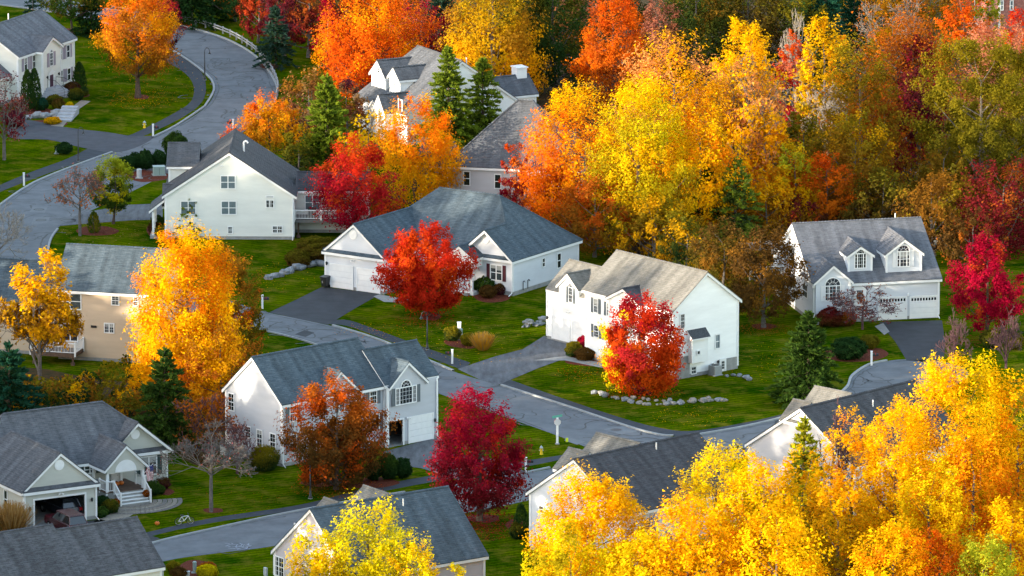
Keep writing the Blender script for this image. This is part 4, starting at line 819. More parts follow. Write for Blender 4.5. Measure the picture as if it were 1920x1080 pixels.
# --- bits of further houses at the right edge and the brick one at the top
c=at(1985,456); h=House('white_edge_house','white house just showing at the right edge beside the crimson maple',c[0],c[1],15,S_WHITE,R_GREY); h.gable(-.5,9,0,8,0,3.6,6.5)
c=at(1990,832); h=House('sunlit_roof_house','house with pale sunlit roof glimpsed through the yellow leaves at right edge',c[0],c[1],46,S_GREY,R_SUNLIT); h.gable(5,9,1.5,6,0,2.2,3.8)
c=at(1873,70); h=House('brick_building','red brick building with white windows in the top right corner',c[0],c[1],14,BRICK,R_GREY); h.gable(0,14,0,9,0,5.6,8.6)
h.win(('f',0),1878.5,10,6,19,grid=(0,0),glass=BLIND); h.win(('f',0),1896.5,10,7,19,glass=BLIND); h.win(('f',0),1925,10,7,19,glass=BLIND)
# ---------------------------------------------------------------- trees and plants
C=dict(yellow=(.80,.47,.003),lemon=(.70,.56,.006),gold=(.75,.375,.004),orange=(.70,.155,.006),redor=(.58,.085,.006),red=(.52,.028,.010),crim=(.36,.006,.032),dred=(.17,.015,.018),plum=(.10,.022,.035),
 olive=(.24,.185,.009),lime=(.36,.38,.02),green=(.055,.10,.015),dgreen=(.024,.06,.016),blue=(.035,.075,.058),teal=(.02,.085,.05),brown=(.27,.115,.012),dbrown=(.11,.055,.014),pink=(.36,.13,.085),purple=(.17,.05,.07),salmon=(.60,.22,.11),dolive=(.14,.12,.010),larch=(.20,.26,.02),tan=(.42,.26,.10),rust=(.42,.11,.010))
def nrm(a): return a/(np.linalg.norm(a,axis=1)[:,None]+1e-9)
def leafquads(P,out,s,rng,asp=.62,up=.25):
    n=nrm(out*1.1+rng.normal(size=P.shape)*.55+np.array([0,0,up])); a=nrm(np.cross(n,rng.normal(size=P.shape))); b=np.cross(n,a); s=(s*rng.uniform(.65,1.3,len(P)))[:,None]
    return np.stack([P+a*s,P+b*s*asp*1.2-a*s*.7,P-b*s*asp*1.2-a*s*.85],1).reshape(-1,3)
def blob_noise(rng,P,sc):
    v=np.zeros(len(P))
    for i in range(5):
        d=rng.normal(size=3); d/=np.linalg.norm(d); v+=np.sin(P@d*(2*math.pi/sc)*rng.uniform(.6,1.7)+rng.uniform(0,6.28))
    return v/2.2
def envelope(kind,t):
    if kind=='oval': return np.sin(np.pi*np.clip(t,0,1)**.74)**.55
    if kind=='round': return np.sqrt(np.clip(1-(2*t-1)**2,0,1))
    if kind=='tall': return np.sin(np.pi*np.clip(t,0,1)**.6)**.48
    if kind=='vase': return np.sin(np.pi*np.clip(t,0,1)**1.05)**.6*(.72+.33*t)
    if kind=='cone': return (1-t)**.85*np.clip(t/.08,0,1)**.6
    if kind=='spire': return np.clip(1-t**2.6,0,1)**.62*np.clip(.7+t*2,0,1)
    return 1-t
def limbs(rng,W,zb,H,targets,r0,m,par,name='trunk',bend=.25):
    """trunk from the ground into the crown plus limbs that reach the given points"""
    k=7; zs=np.linspace(-.1,zb+(H-zb)*.72,k); off=np.cumsum(rng.normal(size=(k,2))*bend*.25,axis=0); off[0]=0; pts=np.c_[off,zs]; rr=r0*(1-.82*np.linspace(0,1,k)**.9); rr[0]*=1.35
    A=[*pts[:-1]]; B=[*pts[1:]]; ra=[*rr[:-1]]; rb=[*rr[1:]]
    for q in targets:
        z=min(max(q[2]-np.hypot(q[0],q[1])*rng.uniform(.55,1.0),zb*.85),zs[-1]*.98); i=min(np.searchsorted(zs,z),k-1); p=np.array([np.interp(z,zs,pts[:,0]),np.interp(z,zs,pts[:,1]),z]); r=np.interp(z,zs,rr)*.5
        mid=p*.5+q*.5+np.array([0,0,-.06*np.linalg.norm(q-p)])+rng.normal(size=3)*.12; A+=[p,mid]; B+=[mid,q]; ra+=[r,r*.62]; rb+=[r*.62,max(.012,r*.18)]
    return npmesh(name,tubes(A,B,ra,rb,5),4,m,par)
def foliage(rng,kind,W,zb,H,N,spray=.15,fill=.45,ns=None,up=.9):
    Hc=H-zb; R=W/2; ns=ns or int(np.clip(2.6*W*Hc**.85,24,420)); ph=rng.uniform(0,6.28,4)
    t=rng.uniform(0.01,.99,ns*6); t=t[rng.uniform(size=len(t))<envelope(kind,t)+.05][:ns]; n=len(t); az=rng.uniform(0,6.28,n)
    env=envelope(kind,t)*R*(1+.16*np.sin(2*az+ph[0]+3*t)+.12*np.sin(4*az+ph[1]-5*t)+.08*np.sin(7*az+ph[2]+9*t)); rr=env*(fill+(1-fill)*rng.uniform(size=n)**.55)*.93
    c=np.c_[rr*np.cos(az),rr*np.sin(az),zb+t*Hc]; h=np.c_[np.cos(az),np.sin(az),0*az]
    ax=nrm(h*(.35+.55*(1-t))[:,None]+np.array([0,0,1.])*(up*(.12+.9*t))[:,None]+rng.normal(size=(n,3))*.22); L=spray*min(W,Hc)*rng.uniform(.6,1.5,n)
    per=rng.multinomial(N,np.ones(n)/n); idx=np.repeat(np.arange(n),per); u=rng.uniform(-.75,.55,len(idx)); q=.34*(1-.55*(u+.75)/1.3)
    P=c[idx]+ax[idx]*(L[idx]*u)[:,None]+rng.normal(size=(len(idx),3))*(L[idx]*q)[:,None]; P[:,2]=np.maximum(P[:,2],.12)
    out=nrm(P-np.array([0,0,zb+Hc*.35])); return P,out,idx,c
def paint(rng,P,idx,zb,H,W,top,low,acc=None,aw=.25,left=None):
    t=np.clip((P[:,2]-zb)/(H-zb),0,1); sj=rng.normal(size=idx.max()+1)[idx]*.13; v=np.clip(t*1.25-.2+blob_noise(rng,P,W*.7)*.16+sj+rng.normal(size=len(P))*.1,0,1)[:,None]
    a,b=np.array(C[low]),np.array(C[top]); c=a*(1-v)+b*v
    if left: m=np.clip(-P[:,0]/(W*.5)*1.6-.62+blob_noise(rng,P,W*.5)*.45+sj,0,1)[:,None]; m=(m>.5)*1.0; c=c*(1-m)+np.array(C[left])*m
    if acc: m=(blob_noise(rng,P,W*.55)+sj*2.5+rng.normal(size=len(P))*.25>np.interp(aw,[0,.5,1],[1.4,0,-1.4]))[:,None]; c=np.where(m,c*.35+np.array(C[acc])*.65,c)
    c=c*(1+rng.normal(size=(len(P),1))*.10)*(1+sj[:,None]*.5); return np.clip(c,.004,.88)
LS=.112
BUDGET=1.0
def leafy(rng,par,kind,W,zb,H,top,low,acc,aw,left,bark,dens=1.0,spray=.15,fill=.55,ls=None,r0=None,ns=None,up=.9):
    s=ls or LS; Hc=H-zb; N=int(np.clip(178*W*Hc*dens*(LS/s)**2*BUDGET,300,60000)); P,out,idx,c=foliage(rng,kind,W,zb,H,N,spray,fill,ns,up)
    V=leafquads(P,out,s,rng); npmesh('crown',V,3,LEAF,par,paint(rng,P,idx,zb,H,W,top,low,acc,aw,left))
    sel=c[rng.permutation(len(c))[:int(np.clip(W*2.2,8,30))]]; limbs(rng,W,zb,H,sel,r0 or max(.07,.018*H+.006*W),bark,par)
def spruce(rng,par,W,zb,H,top,low,dens=1.0,larch=False):
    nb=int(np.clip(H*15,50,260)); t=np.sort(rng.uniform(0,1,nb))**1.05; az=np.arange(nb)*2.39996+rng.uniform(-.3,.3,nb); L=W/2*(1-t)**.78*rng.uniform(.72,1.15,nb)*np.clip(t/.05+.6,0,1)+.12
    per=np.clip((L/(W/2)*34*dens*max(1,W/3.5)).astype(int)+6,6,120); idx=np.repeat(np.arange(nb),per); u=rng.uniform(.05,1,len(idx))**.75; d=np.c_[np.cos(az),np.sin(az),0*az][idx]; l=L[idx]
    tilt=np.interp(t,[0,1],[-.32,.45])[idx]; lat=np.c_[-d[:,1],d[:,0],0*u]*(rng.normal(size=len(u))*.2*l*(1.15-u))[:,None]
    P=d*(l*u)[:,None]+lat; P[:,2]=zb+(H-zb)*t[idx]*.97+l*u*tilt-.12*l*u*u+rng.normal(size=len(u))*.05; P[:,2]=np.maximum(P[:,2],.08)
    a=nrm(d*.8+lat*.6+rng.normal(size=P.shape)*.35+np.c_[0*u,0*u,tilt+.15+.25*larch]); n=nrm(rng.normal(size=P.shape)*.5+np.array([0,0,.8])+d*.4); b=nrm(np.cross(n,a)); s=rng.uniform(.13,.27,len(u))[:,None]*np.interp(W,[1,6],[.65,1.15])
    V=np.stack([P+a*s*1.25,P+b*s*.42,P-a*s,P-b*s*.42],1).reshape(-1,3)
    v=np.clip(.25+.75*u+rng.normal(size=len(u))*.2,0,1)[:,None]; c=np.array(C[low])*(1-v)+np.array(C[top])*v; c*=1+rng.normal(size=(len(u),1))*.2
    npmesh('crown',V,4,LEAF,par,np.clip(c,.003,.8)); sel=np.c_[np.cos(az)*L*.75,np.sin(az)*L*.75,zb+(H-zb)*t*.97-.1*L][::3]
    A=[[0,0,-.1]]; B=[[0,0,H*.97]]; ra=[.02*H+.04]; rb=[.015]
    for q,tt in zip(sel,t[::3]): A.append([0,0,zb+(H-zb)*tt*.97]); B.append(q); ra.append(.03); rb.append(.01)
    npmesh('trunk',tubes(A,B,ra,rb,5),4,BARK,par)
def arbor(rng,par,W,H,top,low,ls=.11):
    N=int(np.clip(210*W*H,250,9000)); t=rng.uniform(0,1,N); az=rng.uniform(0,6.28,N); e=envelope('spire',t)*W/2*(1+.07*np.sin(5*az+7*t)+.05*np.sin(9*az-11*t)); r=e*(.78+.22*rng.uniform(size=N)**.4)
    P=np.c_[r*np.cos(az),r*np.sin(az),.05+t*(H-.05)]; o=np.c_[np.cos(az),np.sin(az),0*az+.25]; a=nrm(np.array([0,0,1.])+o*.35+rng.normal(size=P.shape)*.25); b=nrm(np.cross(nrm(o+rng.normal(size=P.shape)*.4),a)); s=(ls*rng.uniform(.7,1.3,N))[:,None]
    V=np.stack([P+a*s*1.3,P+b*s*.6,P-a*s*1.1,P-b*s*.6],1).reshape(-1,3); v=np.clip(.5+blob_noise(rng,P,1.2)*.35+rng.normal(size=N)*.2,0,1)[:,None]; c=np.array(C[low])*(1-v)+np.array(C[top])*v
    npmesh('crown',V,4,LEAF,par,np.clip(c,.003,.8)); npmesh('trunk',tubes([[0,0,-.1]],[[0,0,H*.9]],[.07],[.02],6),4,BARK,par)
def bush(rng,par,W,H,top,low,acc=None,aw=.2,ls=.1,kind='round',dens=1.0):
    N=int(np.clip(800*W*max(H,.5)*dens*(.1/ls)**2,400,12000)); d=nrm(rng.normal(size=(N,3)));  f=1+.1*np.sin(d@rng.normal(size=3)*5)+.08*np.sin(d@rng.normal(size=3)*9); r=(.72+.28*rng.uniform(size=N)**.5)*f
    P=d*r[:,None]*np.array([W/2,W/2,H*.52])+np.array([0,0,H*.5]); P[:,2]=np.maximum(P[:,2],.04); V=leafquads(P,d,ls,rng); idx=rng.integers(0,30,N)
    npmesh('foliage',V,3,LEAF,par,paint(rng,P,idx,0,H,W,top,low,acc,aw)); A=[[0,0,-.05]]*6; B=[[W*.28*math.cos(i),W*.28*math.sin(i),H*.6] for i in range(6)]; npmesh('stem',tubes(A,B,[.03]*6,[.01]*6,4),4,BARK,par)
def twigs(rng,W,zb,H,depth=5,r0=.14,spread=.55,lift=.5,n0=7,wmin=.02):
    A=[];B=[];ra=[];rb=[];tips=[]
    def grow(p,d,L,r,k):
        q=p+d*L; A.append(p);B.append(q);ra.append(r);rb.append(max(r*.62,wmin*.7))
        if k==0: tips.append(q); return
        for _ in range(rng.integers(2,4)):
            e=d+rng.normal(size=3)*spread; e[2]+=lift*.35; e/=np.linalg.norm(e); grow(p+d*L*rng.uniform(.55,1),e,L*rng.uniform(.6,.82),max(r*.6,wmin),k-1)
    top=zb+(H-zb)*.35; A.append(np.array([0,0,-.1]));B.append(np.array([0,0,zb]));ra.append(r0*1.2);rb.append(r0)
    A.append(np.array([0,0,zb]));B.append(np.array([.05,0,top]));ra.append(r0);rb.append(r0*.6)
    L0=(H-zb)*.3
    for i in range(n0):
        a=i*6.283/n0+rng.uniform(-.4,.4); z=zb+(top-zb)*rng.uniform(0,1); d=np.array([math.cos(a)*W/H*1.1,math.sin(a)*W/H*1.1,rng.uniform(.45,1.0)*(.5+lift)]); d/=np.linalg.norm(d); grow(np.array([0,0,z]),d,L0*rng.uniform(.75,1.1),r0*.5,depth-1)
    grow(np.array([.05,0,top]),np.array([0,0,1.]),L0,r0*.55,depth-1)
    A,B=np.array(A),np.array(B); tips=np.array(tips)
    # fit the twigs to the asked-for height and width
    f=np.array([W/2/np.percentile(np.abs(B[:,:2]),97)]*2+[1]); zt=B[:,2].max()
    def g(p): q=p*f; q[:,2]=np.where(p[:,2]>zb,zb+(p[:,2]-zb)*(H-zb)/(zt-zb),p[:,2]); return q
    return g(A),g(B),np.array(ra),np.array(rb),g(tips)
def bare(rng,par,W,zb,H,bark,leafN=0,top='rust',low='rust',acc=None,aw=.3,depth=5,ls=.13,n0=8,wmin=.022,lift=.5,r0=None):
    A,B,ra,rb,tips=twigs(rng,W,zb,H,depth,r0 or .05+.012*H,n0=n0,wmin=wmin,lift=lift); npmesh('branches',tubes(A[2:],B[2:],ra[2:],rb[2:],3),4,bark,par); npmesh('trunk',tubes(A[:2],B[:2],ra[:2],rb[:2],7),4,bark,par)
    if leafN:
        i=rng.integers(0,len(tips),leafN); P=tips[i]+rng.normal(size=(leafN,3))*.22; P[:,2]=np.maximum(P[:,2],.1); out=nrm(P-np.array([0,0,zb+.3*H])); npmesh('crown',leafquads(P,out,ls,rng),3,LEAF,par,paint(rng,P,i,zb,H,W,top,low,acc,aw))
def grassy(rng,par,W,H,top,low):
    N=1400; az=rng.uniform(0,6.28,N); r=rng.uniform(0,1,N)**.5*W*.22; b0=np.c_[r*np.cos(az),r*np.sin(az),0*r]; d=np.c_[np.cos(az)*r/W*2.6,np.sin(az)*r/W*2.6,1+0*r]+rng.normal(size=(N,3))*.22; tip=b0+nrm(d)*(H*rng.uniform(.5,1.1,N))[:,None]; tip[:,2]=np.maximum(tip[:,2],.1); s=np.c_[-np.sin(az),np.cos(az),0*az]*.035
    V=np.stack([b0-s,b0+s,tip+s*.5,tip-s*.5],1).reshape(-1,3); v=rng.uniform(size=(N,1)); npmesh('blades',V,4,LEAF,par,np.array(C[low])*(1-v)+np.array(C[top])*v)
NAMES=dict(m='maple_tree',f='forest_tree',o='oak_tree',s='spruce_tree',l='larch_tree',a='arborvitae',b='bare_tree',h='sparse_tree',y='shrub',g='ornamental_grass')
SEED=[100]
def plant(kind,cx,top,base,w,label,cols,cb=None,shape=None,group=None,cat=None,dx=0,**k):
    """cx: crown centre, top: highest pixel, base: foot of the trunk, w: crown width, all in photograph pixels; everything is turned into metres at the foot's distance"""
    SEED[0]+=1; rng=np.random.default_rng(SEED[0]); p=at(cx+dx,base); Y=p[1]; H=zat(cx,top,Y); W=w/pscale(Y,H/2)*dict(m=1.1,f=1.3,o=1.12,h=1.08,y=1.25,s=1.5,l=1.5,a=1.35).get(kind,1)
    cols=cols.split(); t_,l_=cols[0],cols[1]; acc=cols[2] if len(cols)>2 else None; aw=float(cols[3]) if len(cols)>3 else .25; left=cols[4] if len(cols)>4 else None
    cats=dict(y='shrub',g='grass',a='conifer',s='conifer',l='conifer'); r=empty(NAMES[kind],(p[0],p[1],0),rng.uniform(0,0.01) if left else 0,label=label,cat=cat or cats.get(kind,'tree'),group=group)
    if kind=='m': leafy(rng,r,shape or 'oval',W,H*(.12 if cb is None else cb),H,t_,l_,acc,aw,left,BARK,**k)
    elif kind=='f': leafy(rng,r,shape or 'tall',W,H*(.12 if cb is None else cb),H,t_,l_,acc,aw,left,GBARK,ls=.135,**k)
    elif kind=='o': leafy(rng,r,shape or 'round',W,H*(.15 if cb is None else cb),H,t_,l_,acc,aw,left,GBARK,spray=k.pop('spray',.13),ns=k.pop('ns',90),up=.5,**k)
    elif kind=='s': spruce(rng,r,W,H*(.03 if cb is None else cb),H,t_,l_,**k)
    elif kind=='l': spruce(rng,r,W,H*.02,H,t_,l_,larch=True,**k)
    elif kind=='a': arbor(rng,r,W,H,t_,l_)
    elif kind=='y': bush(rng,r,W,H,t_,l_,acc,aw,**k)
    elif kind=='g': grassy(rng,r,W,H,t_,l_)
    elif kind in 'bh': bare(rng,r,W,H*(.2 if cb is None else cb),H,k.pop('bark',GBARK),k.pop('leafN',0),t_,l_,acc,aw,**k)
    return r
# --- street and garden maples, nearest features first
plant('m',802,425,592,152,'round fiery red maple on the lawn before the grey ranch house',"red red redor .35",cb=.10,dens=2.6)
plant('m',1201,550,738,150,'red maple with yellow patches on its left side, before the white house',"red redor crim .3 yellow",cb=.03,dens=1.25,left=None) if 0 else plant('m',1201,550,738,150,'red maple with yellow patches on its left side, before the white house',"red redor crim .35 lemon",cb=.03,dens=2.8)
plant('m',899,728,977,170,'tall oval crimson maple beside the lower street, bottom centre',"crim dred red .2",cb=.08,dens=1.8)
plant('m',630,710,918,165,'red topped rusty brown maple in front of the grey two-storey house',"rust dbrown redor .3",cb=.04,dens=2.2)
plant('m',350,428,770,208,'big glowing yellow maple standing beside the beige house',"yellow gold orange .35",cb=.04,dens=1.9,shape='tall')
plant('m',430,462,702,118,'dark rust and olive maple just behind the big yellow maple',"brown dolive redor .25",cb=.05,shape='tall',dens=1.6); plant('m',412,600,790,150,'loose golden brown tree at the right foot of the big yellow maple',"brown rust gold .4",cb=.1,dens=.7)
plant('h',75,472,748,136,'loose yellow and gold tree before the beige house deck',"yellow brown gold .4",leafN=10000,depth=6,cb=.15,ls=.17)
plant('m',259,-40,183,150,'orange and yellow maple with dark lower leaves on the colonial house lawn',"orange brown gold .3",cb=.2,dens=1.3); plant('m',303,-30,118,66,'dark red maple half hidden behind the colonial lawn maple',"crim plum redor .2",cb=.1)
plant('m',506,178,318,132,'orange maple with red left edge behind the ridge of the cream house',"orange olive gold .4 redor",cb=.06,dens=1.3)
plant('m',663,255,445,140,'deep red maple by the raised deck of the cream house',"red crim redor .35",cb=.03,dens=1.3); plant('m',780,188,390,150,'orange and gold maple in front of the spruces at the dormered white house',"orange gold yellow .3",cb=.03,dens=1.3); plant('h',690,205,340,115,'thin yellow tree with white house wall showing through its leaves',"yellow gold",leafN=1500,ls=.17)
plant('m',968,254,402,62,'small crimson and pink tree at the right corner of the hipped house',"redor crim salmon .3",cb=.03)
plant('m',1850,444,632,120,'magenta red maple right of the grey dormer house',"crim crim redor .1",cb=.1,dens=1.8)
plant('m',212,300,420,74,'small green tree with yellow lit top in the mulch island',"lime green lemon .3",cb=.2,ns=110,dens=2.4,shape='round'); plant('h',150,310,442,96,'nearly bare tree with pink brown leaves in the mulch island',"pink rust",leafN=650,cb=.3,depth=6,ls=.12)
plant('b',-2,370,535,120,'bare pale twigged tree at the left edge before the street',"tan tan",bark=PBARK,depth=6); plant('h',8,130,300,88,'dark plum leaved tree at left edge beside the colonial house',"plum dred pink .3",leafN=1700,cb=.2)
plant('h',396,786,960,158,'bare purplish tree in a red mulch ring on the lower lawn',"purple pink",bark=GBARK,leafN=120,depth=7,cb=.33,n0=9,wmin=.018,ls=.11); plant('h',1617,540,618,118,'low weeping bare red shrub tree before the grey dormer house door',"rust dred",bark=RBARK,leafN=420,depth=6,lift=.1,cb=.3,n0=9,ls=.1,cat='shrub')
plant('b',1787,578,700,66,'upright bare purple shrub right of the dormer house driveway',"purple purple",bark=RBARK,depth=6,cb=.05,wmin=.018); plant('b',1886,572,690,60,'upright bare purple shrub under the magenta maple at right edge',"purple purple",bark=RBARK,depth=6,cb=.05,wmin=.018)
plant('h',445,780,888,66,'pinkish leafless bush at the left wall of the grey two-storey house',"pink purple",bark=RBARK,leafN=500,cb=.05,ls=.1,cat='shrub'); plant('h',388,735,860,95,'brown brushy thicket tree left of the grey two-storey house',"rust dbrown",leafN=1300,cb=.05,bark=RBARK,depth=6)
# --- conifers
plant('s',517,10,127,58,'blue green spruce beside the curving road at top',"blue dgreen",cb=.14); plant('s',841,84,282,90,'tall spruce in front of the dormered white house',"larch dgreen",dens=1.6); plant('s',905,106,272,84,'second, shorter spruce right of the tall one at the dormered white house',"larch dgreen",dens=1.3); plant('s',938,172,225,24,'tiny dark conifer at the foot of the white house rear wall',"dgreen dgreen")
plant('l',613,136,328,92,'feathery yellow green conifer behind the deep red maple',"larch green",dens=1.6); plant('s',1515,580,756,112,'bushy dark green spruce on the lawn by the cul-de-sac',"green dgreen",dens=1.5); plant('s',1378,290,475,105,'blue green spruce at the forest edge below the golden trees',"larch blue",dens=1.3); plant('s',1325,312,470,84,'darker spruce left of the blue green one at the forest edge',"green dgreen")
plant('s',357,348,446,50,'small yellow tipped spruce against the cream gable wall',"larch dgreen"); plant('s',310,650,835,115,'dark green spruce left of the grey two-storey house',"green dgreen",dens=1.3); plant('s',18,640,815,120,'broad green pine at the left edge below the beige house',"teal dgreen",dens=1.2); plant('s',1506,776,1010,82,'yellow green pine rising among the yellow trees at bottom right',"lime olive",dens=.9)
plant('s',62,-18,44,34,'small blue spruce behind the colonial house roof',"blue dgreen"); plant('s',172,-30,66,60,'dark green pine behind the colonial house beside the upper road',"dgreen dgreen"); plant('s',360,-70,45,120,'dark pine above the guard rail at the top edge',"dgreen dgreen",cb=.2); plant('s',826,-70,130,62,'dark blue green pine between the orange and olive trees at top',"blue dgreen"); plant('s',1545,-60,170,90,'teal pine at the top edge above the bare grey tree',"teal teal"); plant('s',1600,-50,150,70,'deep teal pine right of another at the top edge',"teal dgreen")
for cx,l in ((767,'slim arborvitae left of three beside the dormered white house'),(782,'slim arborvitae middle of three beside the dormered white house'),(797,'slim arborvitae right of three nearest the tall spruce')): plant('a',cx,167,216,15,l,"larch green",group='slim arborvitaes at the dormered white house')
plant('a',52,131,208,20,'taller clipped arborvitae left of the colonial house door',"green dgreen"); plant('a',65,128,206,20,'clipped arborvitae next to the colonial house entrance bay',"green dgreen"); plant('a',149,117,168,20,'clipped arborvitae at the right corner of the colonial house',"green dgreen"); plant('a',977,946,1008,22,'small cone shaped evergreen on the lawn behind the crimson maple',"green dgreen"); plant('a',176,397,436,18,'small cone shaped shrub between the two mulch island trees',"olive green")
# --- the wood behind, top row
W_='on the wooded top edge'
plant('m',135,-50,66,112,'olive leaved tree beside the upper road behind the colonial house',"dolive green brown .3",cb=.3)
plant('f',484,-50,80,60,'small orange red tree behind the blue green spruce',"redor dred"); plant('f',533,-60,105,72,'dark red tree at top behind the blue green spruce',"dred plum"); plant('f',578,-60,108,68,'rusty brown tree between dark red and crimson ones at top',"rust dred"); plant('f',613,-16,128,38,'narrow crimson tree left of the large orange one at top',"crim crim",cb=.04)
plant('m',705,-50,195,185,'very large orange maple above the dormered white house',"orange redor gold .3",cb=.05,shape='tall',dens=1.2); plant('f',790,-10,165,95,'dusky red tree right of the large orange maple at top',"crim dred pink .35")
plant('f',925,-70,200,165,'large olive gold tree at top above the boxed chimney',"olive gold brown .4",cb=.05,dens=1.1); plant('f',1040,-80,172,130,'dark green tree with gold tints right of the boxed chimney',"green dgreen dolive .4",cb=.05); plant('f',985,-60,178,90,'dark olive green tree behind the boxed chimney',"dolive dgreen"); plant('f',1080,-40,130,75,'pinkish brown tree left of the orange one at top',"pink brown")
plant('m',1150,-40,222,132,'orange red maple at top with its left side lit',"redor rust orange .35 orange",cb=.05,shape='tall',dens=1.15); plant('f',1238,-8,190,84,'dusty pink brown tree right of the orange red maple',"pink brown"); plant('f',1305,-70,180,120,'dark olive tree at top above the golden crowns',"dolive dgreen brown .25"); plant('f',1405,-80,170,130,'deep olive tree behind the bright yellow one at top',"dolive dbrown"); plant('f',1490,-60,170,100,'olive green tree at top left of the teal pines',"olive dgreen")
plant('f',1392,30,340,112,'bright yellow tree towering at the back of the golden group',"yellow gold",cb=.1,dens=1.1); plant('f',1262,60,420,180,'large golden tree with salmon tinted top in the middle of the wood',"gold gold salmon .45",cb=.06,dens=1.05); plant('m',1080,160,445,190,'huge yellow tree with orange left edge behind the grey ranch roof',"yellow redor orange .3 orange",cb=.03,shape='oval',dens=1.2); plant('m',1200,152,475,185,'huge lemon yellow tree right of the orange edged one',"lemon olive yellow .4",cb=.03,dens=1.2,shape='tall')
plant('f',1310,190,470,130,'golden tree behind the two forest edge spruces',"yellow gold orange .25"); plant('h',1400,98,420,180,'golden tree with grey bare limbs right of the yellow giants',"gold gold salmon .35",leafN=6500,depth=7,cb=.25,ls=.17); plant('f',1440,230,430,110,'orange gold tree beneath the half bare golden one',"gold orange brown .3",cb=.05)
plant('f',1487,60,310,70,'narrow red tree between bright yellow neighbours',"redor crim salmon .3"); plant('b',1492,14,260,66,'pale leafless crown behind the narrow red tree',"tan tan",bark=PBARK,depth=6); plant('f',1545,26,350,92,'yellow topped tree right of the narrow red one',"yellow olive gold .3"); plant('f',1610,62,380,118,'olive and rust tree beside the yellow topped one',"olive brown orange .25")
plant('b',1552,152,360,120,'leafless silvery grey tree in the middle of the wood',"tan tan",bark=PBARK,depth=7,cb=.35); plant('h',1702,-15,310,210,'large grey limbed oak with few orange leaves at top right',"rust brown",leafN=2600,depth=7,cb=.3,wmin=.03); plant('f',1700,30,330,170,'rusty orange tree behind the grey limbed oak',"rust brown orange .2",dens=.8)
plant('f',1490,268,440,80,'lime yellow tree at the forest edge left of the rust red one',"lime gold yellow .4"); plant('f',1437,330,465,100,'golden brown small tree at the forest edge beside the blue green spruce',"gold brown"); plant('f',1547,285,440,105,'orange red tree behind the left end of the dormer house roof',"redor brown orange .35"); plant('f',1500,375,462,105,'dark red bush tree left of the dormer house roof',"dred dbrown redor .3"); plant('f',1505,200,400,80,'olive tree below the silvery leafless one',"olive dolive")
plant('f',1600,210,420,150,'olive gold tree rising behind the dormer house',"olive brown gold .3"); plant('f',1650,320,450,130,'dark olive bushy tree just behind the dormer house ridge',"dolive dbrown"); plant('f',1720,70,340,100,'dark crimson tree right of the grey limbed oak',"dred plum crim .3"); plant('f',1655,160,360,80,'rust and crimson tree behind the olive gold one',"rust dred")
plant('f',1805,-20,210,100,'orange red tree in the top right corner left of the brick building',"redor rust orange .3"); plant('f',1868,38,230,150,'salmon pink tree in the top right corner below the brick building',"salmon pink"); plant('f',1912,10,170,70,'bright red tree covering the corner of the brick building',"red redor orange .3"); plant('f',1852,-25,130,56,'yellow green tree left of the brick building',"lime olive")
plant('o',1838,68,410,220,'massive olive oak with yellow lit top at upper right',"olive dolive",dens=1.7,spray=.12,ns=150); plant('o',1932,70,390,90,'yellow olive oak cut by the right edge',"olive olive gold .3"); plant('f',1878,300,480,140,'dull crimson tree under the massive olive oak',"dred dred rust .25",cb=.06); plant('f',1752,330,480,140,'brown olive thicket right of the dormer house roof',"brown dbrown olive .3"); plant('f',1690,345,445,90,'brown green thicket behind the right end of the dormer house roof',"dolive dbrown")
plant('f',1818,390,505,90,'dark brown undergrowth tree behind the magenta maple',"dbrown dbrown rust .25"); plant('f',1770,250,430,90,'shaded olive brown tree left of the massive oak',"dolive brown")
plant('f',1432,432,614,124,'brown leaved tree between the white and dormer houses',"dbrown dbrown brown .3",cb=.16,dens=1.4); plant('f',1352,415,580,110,'brownish tree right behind the white house gable',"dbrown dolive brown .3",dens=1.5); plant('f',1290,405,540,110,'dark olive tree behind the white house ridge',"dolive dgreen gold .2"); plant('f',1390,455,560,100,'olive brown scrub tree at the forest edge',"olive brown")
plant('f',1115,335,482,140,'rust orange tree low behind the grey ranch roof',"rust brown redor .3"); plant('f',1225,375,505,140,'olive gold tree low behind the white house roof',"olive brown gold .4"); plant('f',1040,300,440,90,'orange tree low beside the hipped house',"orange rust")
plant('f',577,130,262,88,'brownish purple shrub tree left of the feathery conifer',"brown plum tan .3",cb=.03); plant('f',650,150,255,70,'purple and cream leaved shrub tree right of the feathery conifer',"plum brown tan .35",cb=.03); plant('f',560,235,335,60,'olive tree at the foot of the orange maple behind the cream house',"olive dgreen",cb=.03)
plant('f',1170,-70,120,90,'dark tree behind the orange red maple on the top edge',"dbrown dgreen"); plant('f',760,-90,100,120,'orange brown tree far up behind the large orange maple',"rust brown"); plant('f',650,-90,90,90,'dark orange tree at the top edge behind the crimson one',"rust dred")
plant('f',1560,-110,100,140,'hazy green tree farthest back on the top edge',"green dgreen"); plant('f',1330,-120,80,150,'hazy olive tree farthest back in the middle of the top edge',"dolive green"); plant('f',1010,-120,100,150,'green gold tree farthest back above the chimney',"dolive dgreen"); plant('f',1650,-90,120,110,'golden brown tree at the top edge behind the grey oak',"brown gold"); plant('f',440,-90,40,110,'dark olive tree at the top edge above the guard rail',"dolive dgreen"); plant('f',260,-110,10,140,'green tree at the top edge behind the colonial lawn maple',"green dgreen"); plant('f',1740,-100,110,120,'orange brown tree at the top edge left of the orange red one',"rust olive")
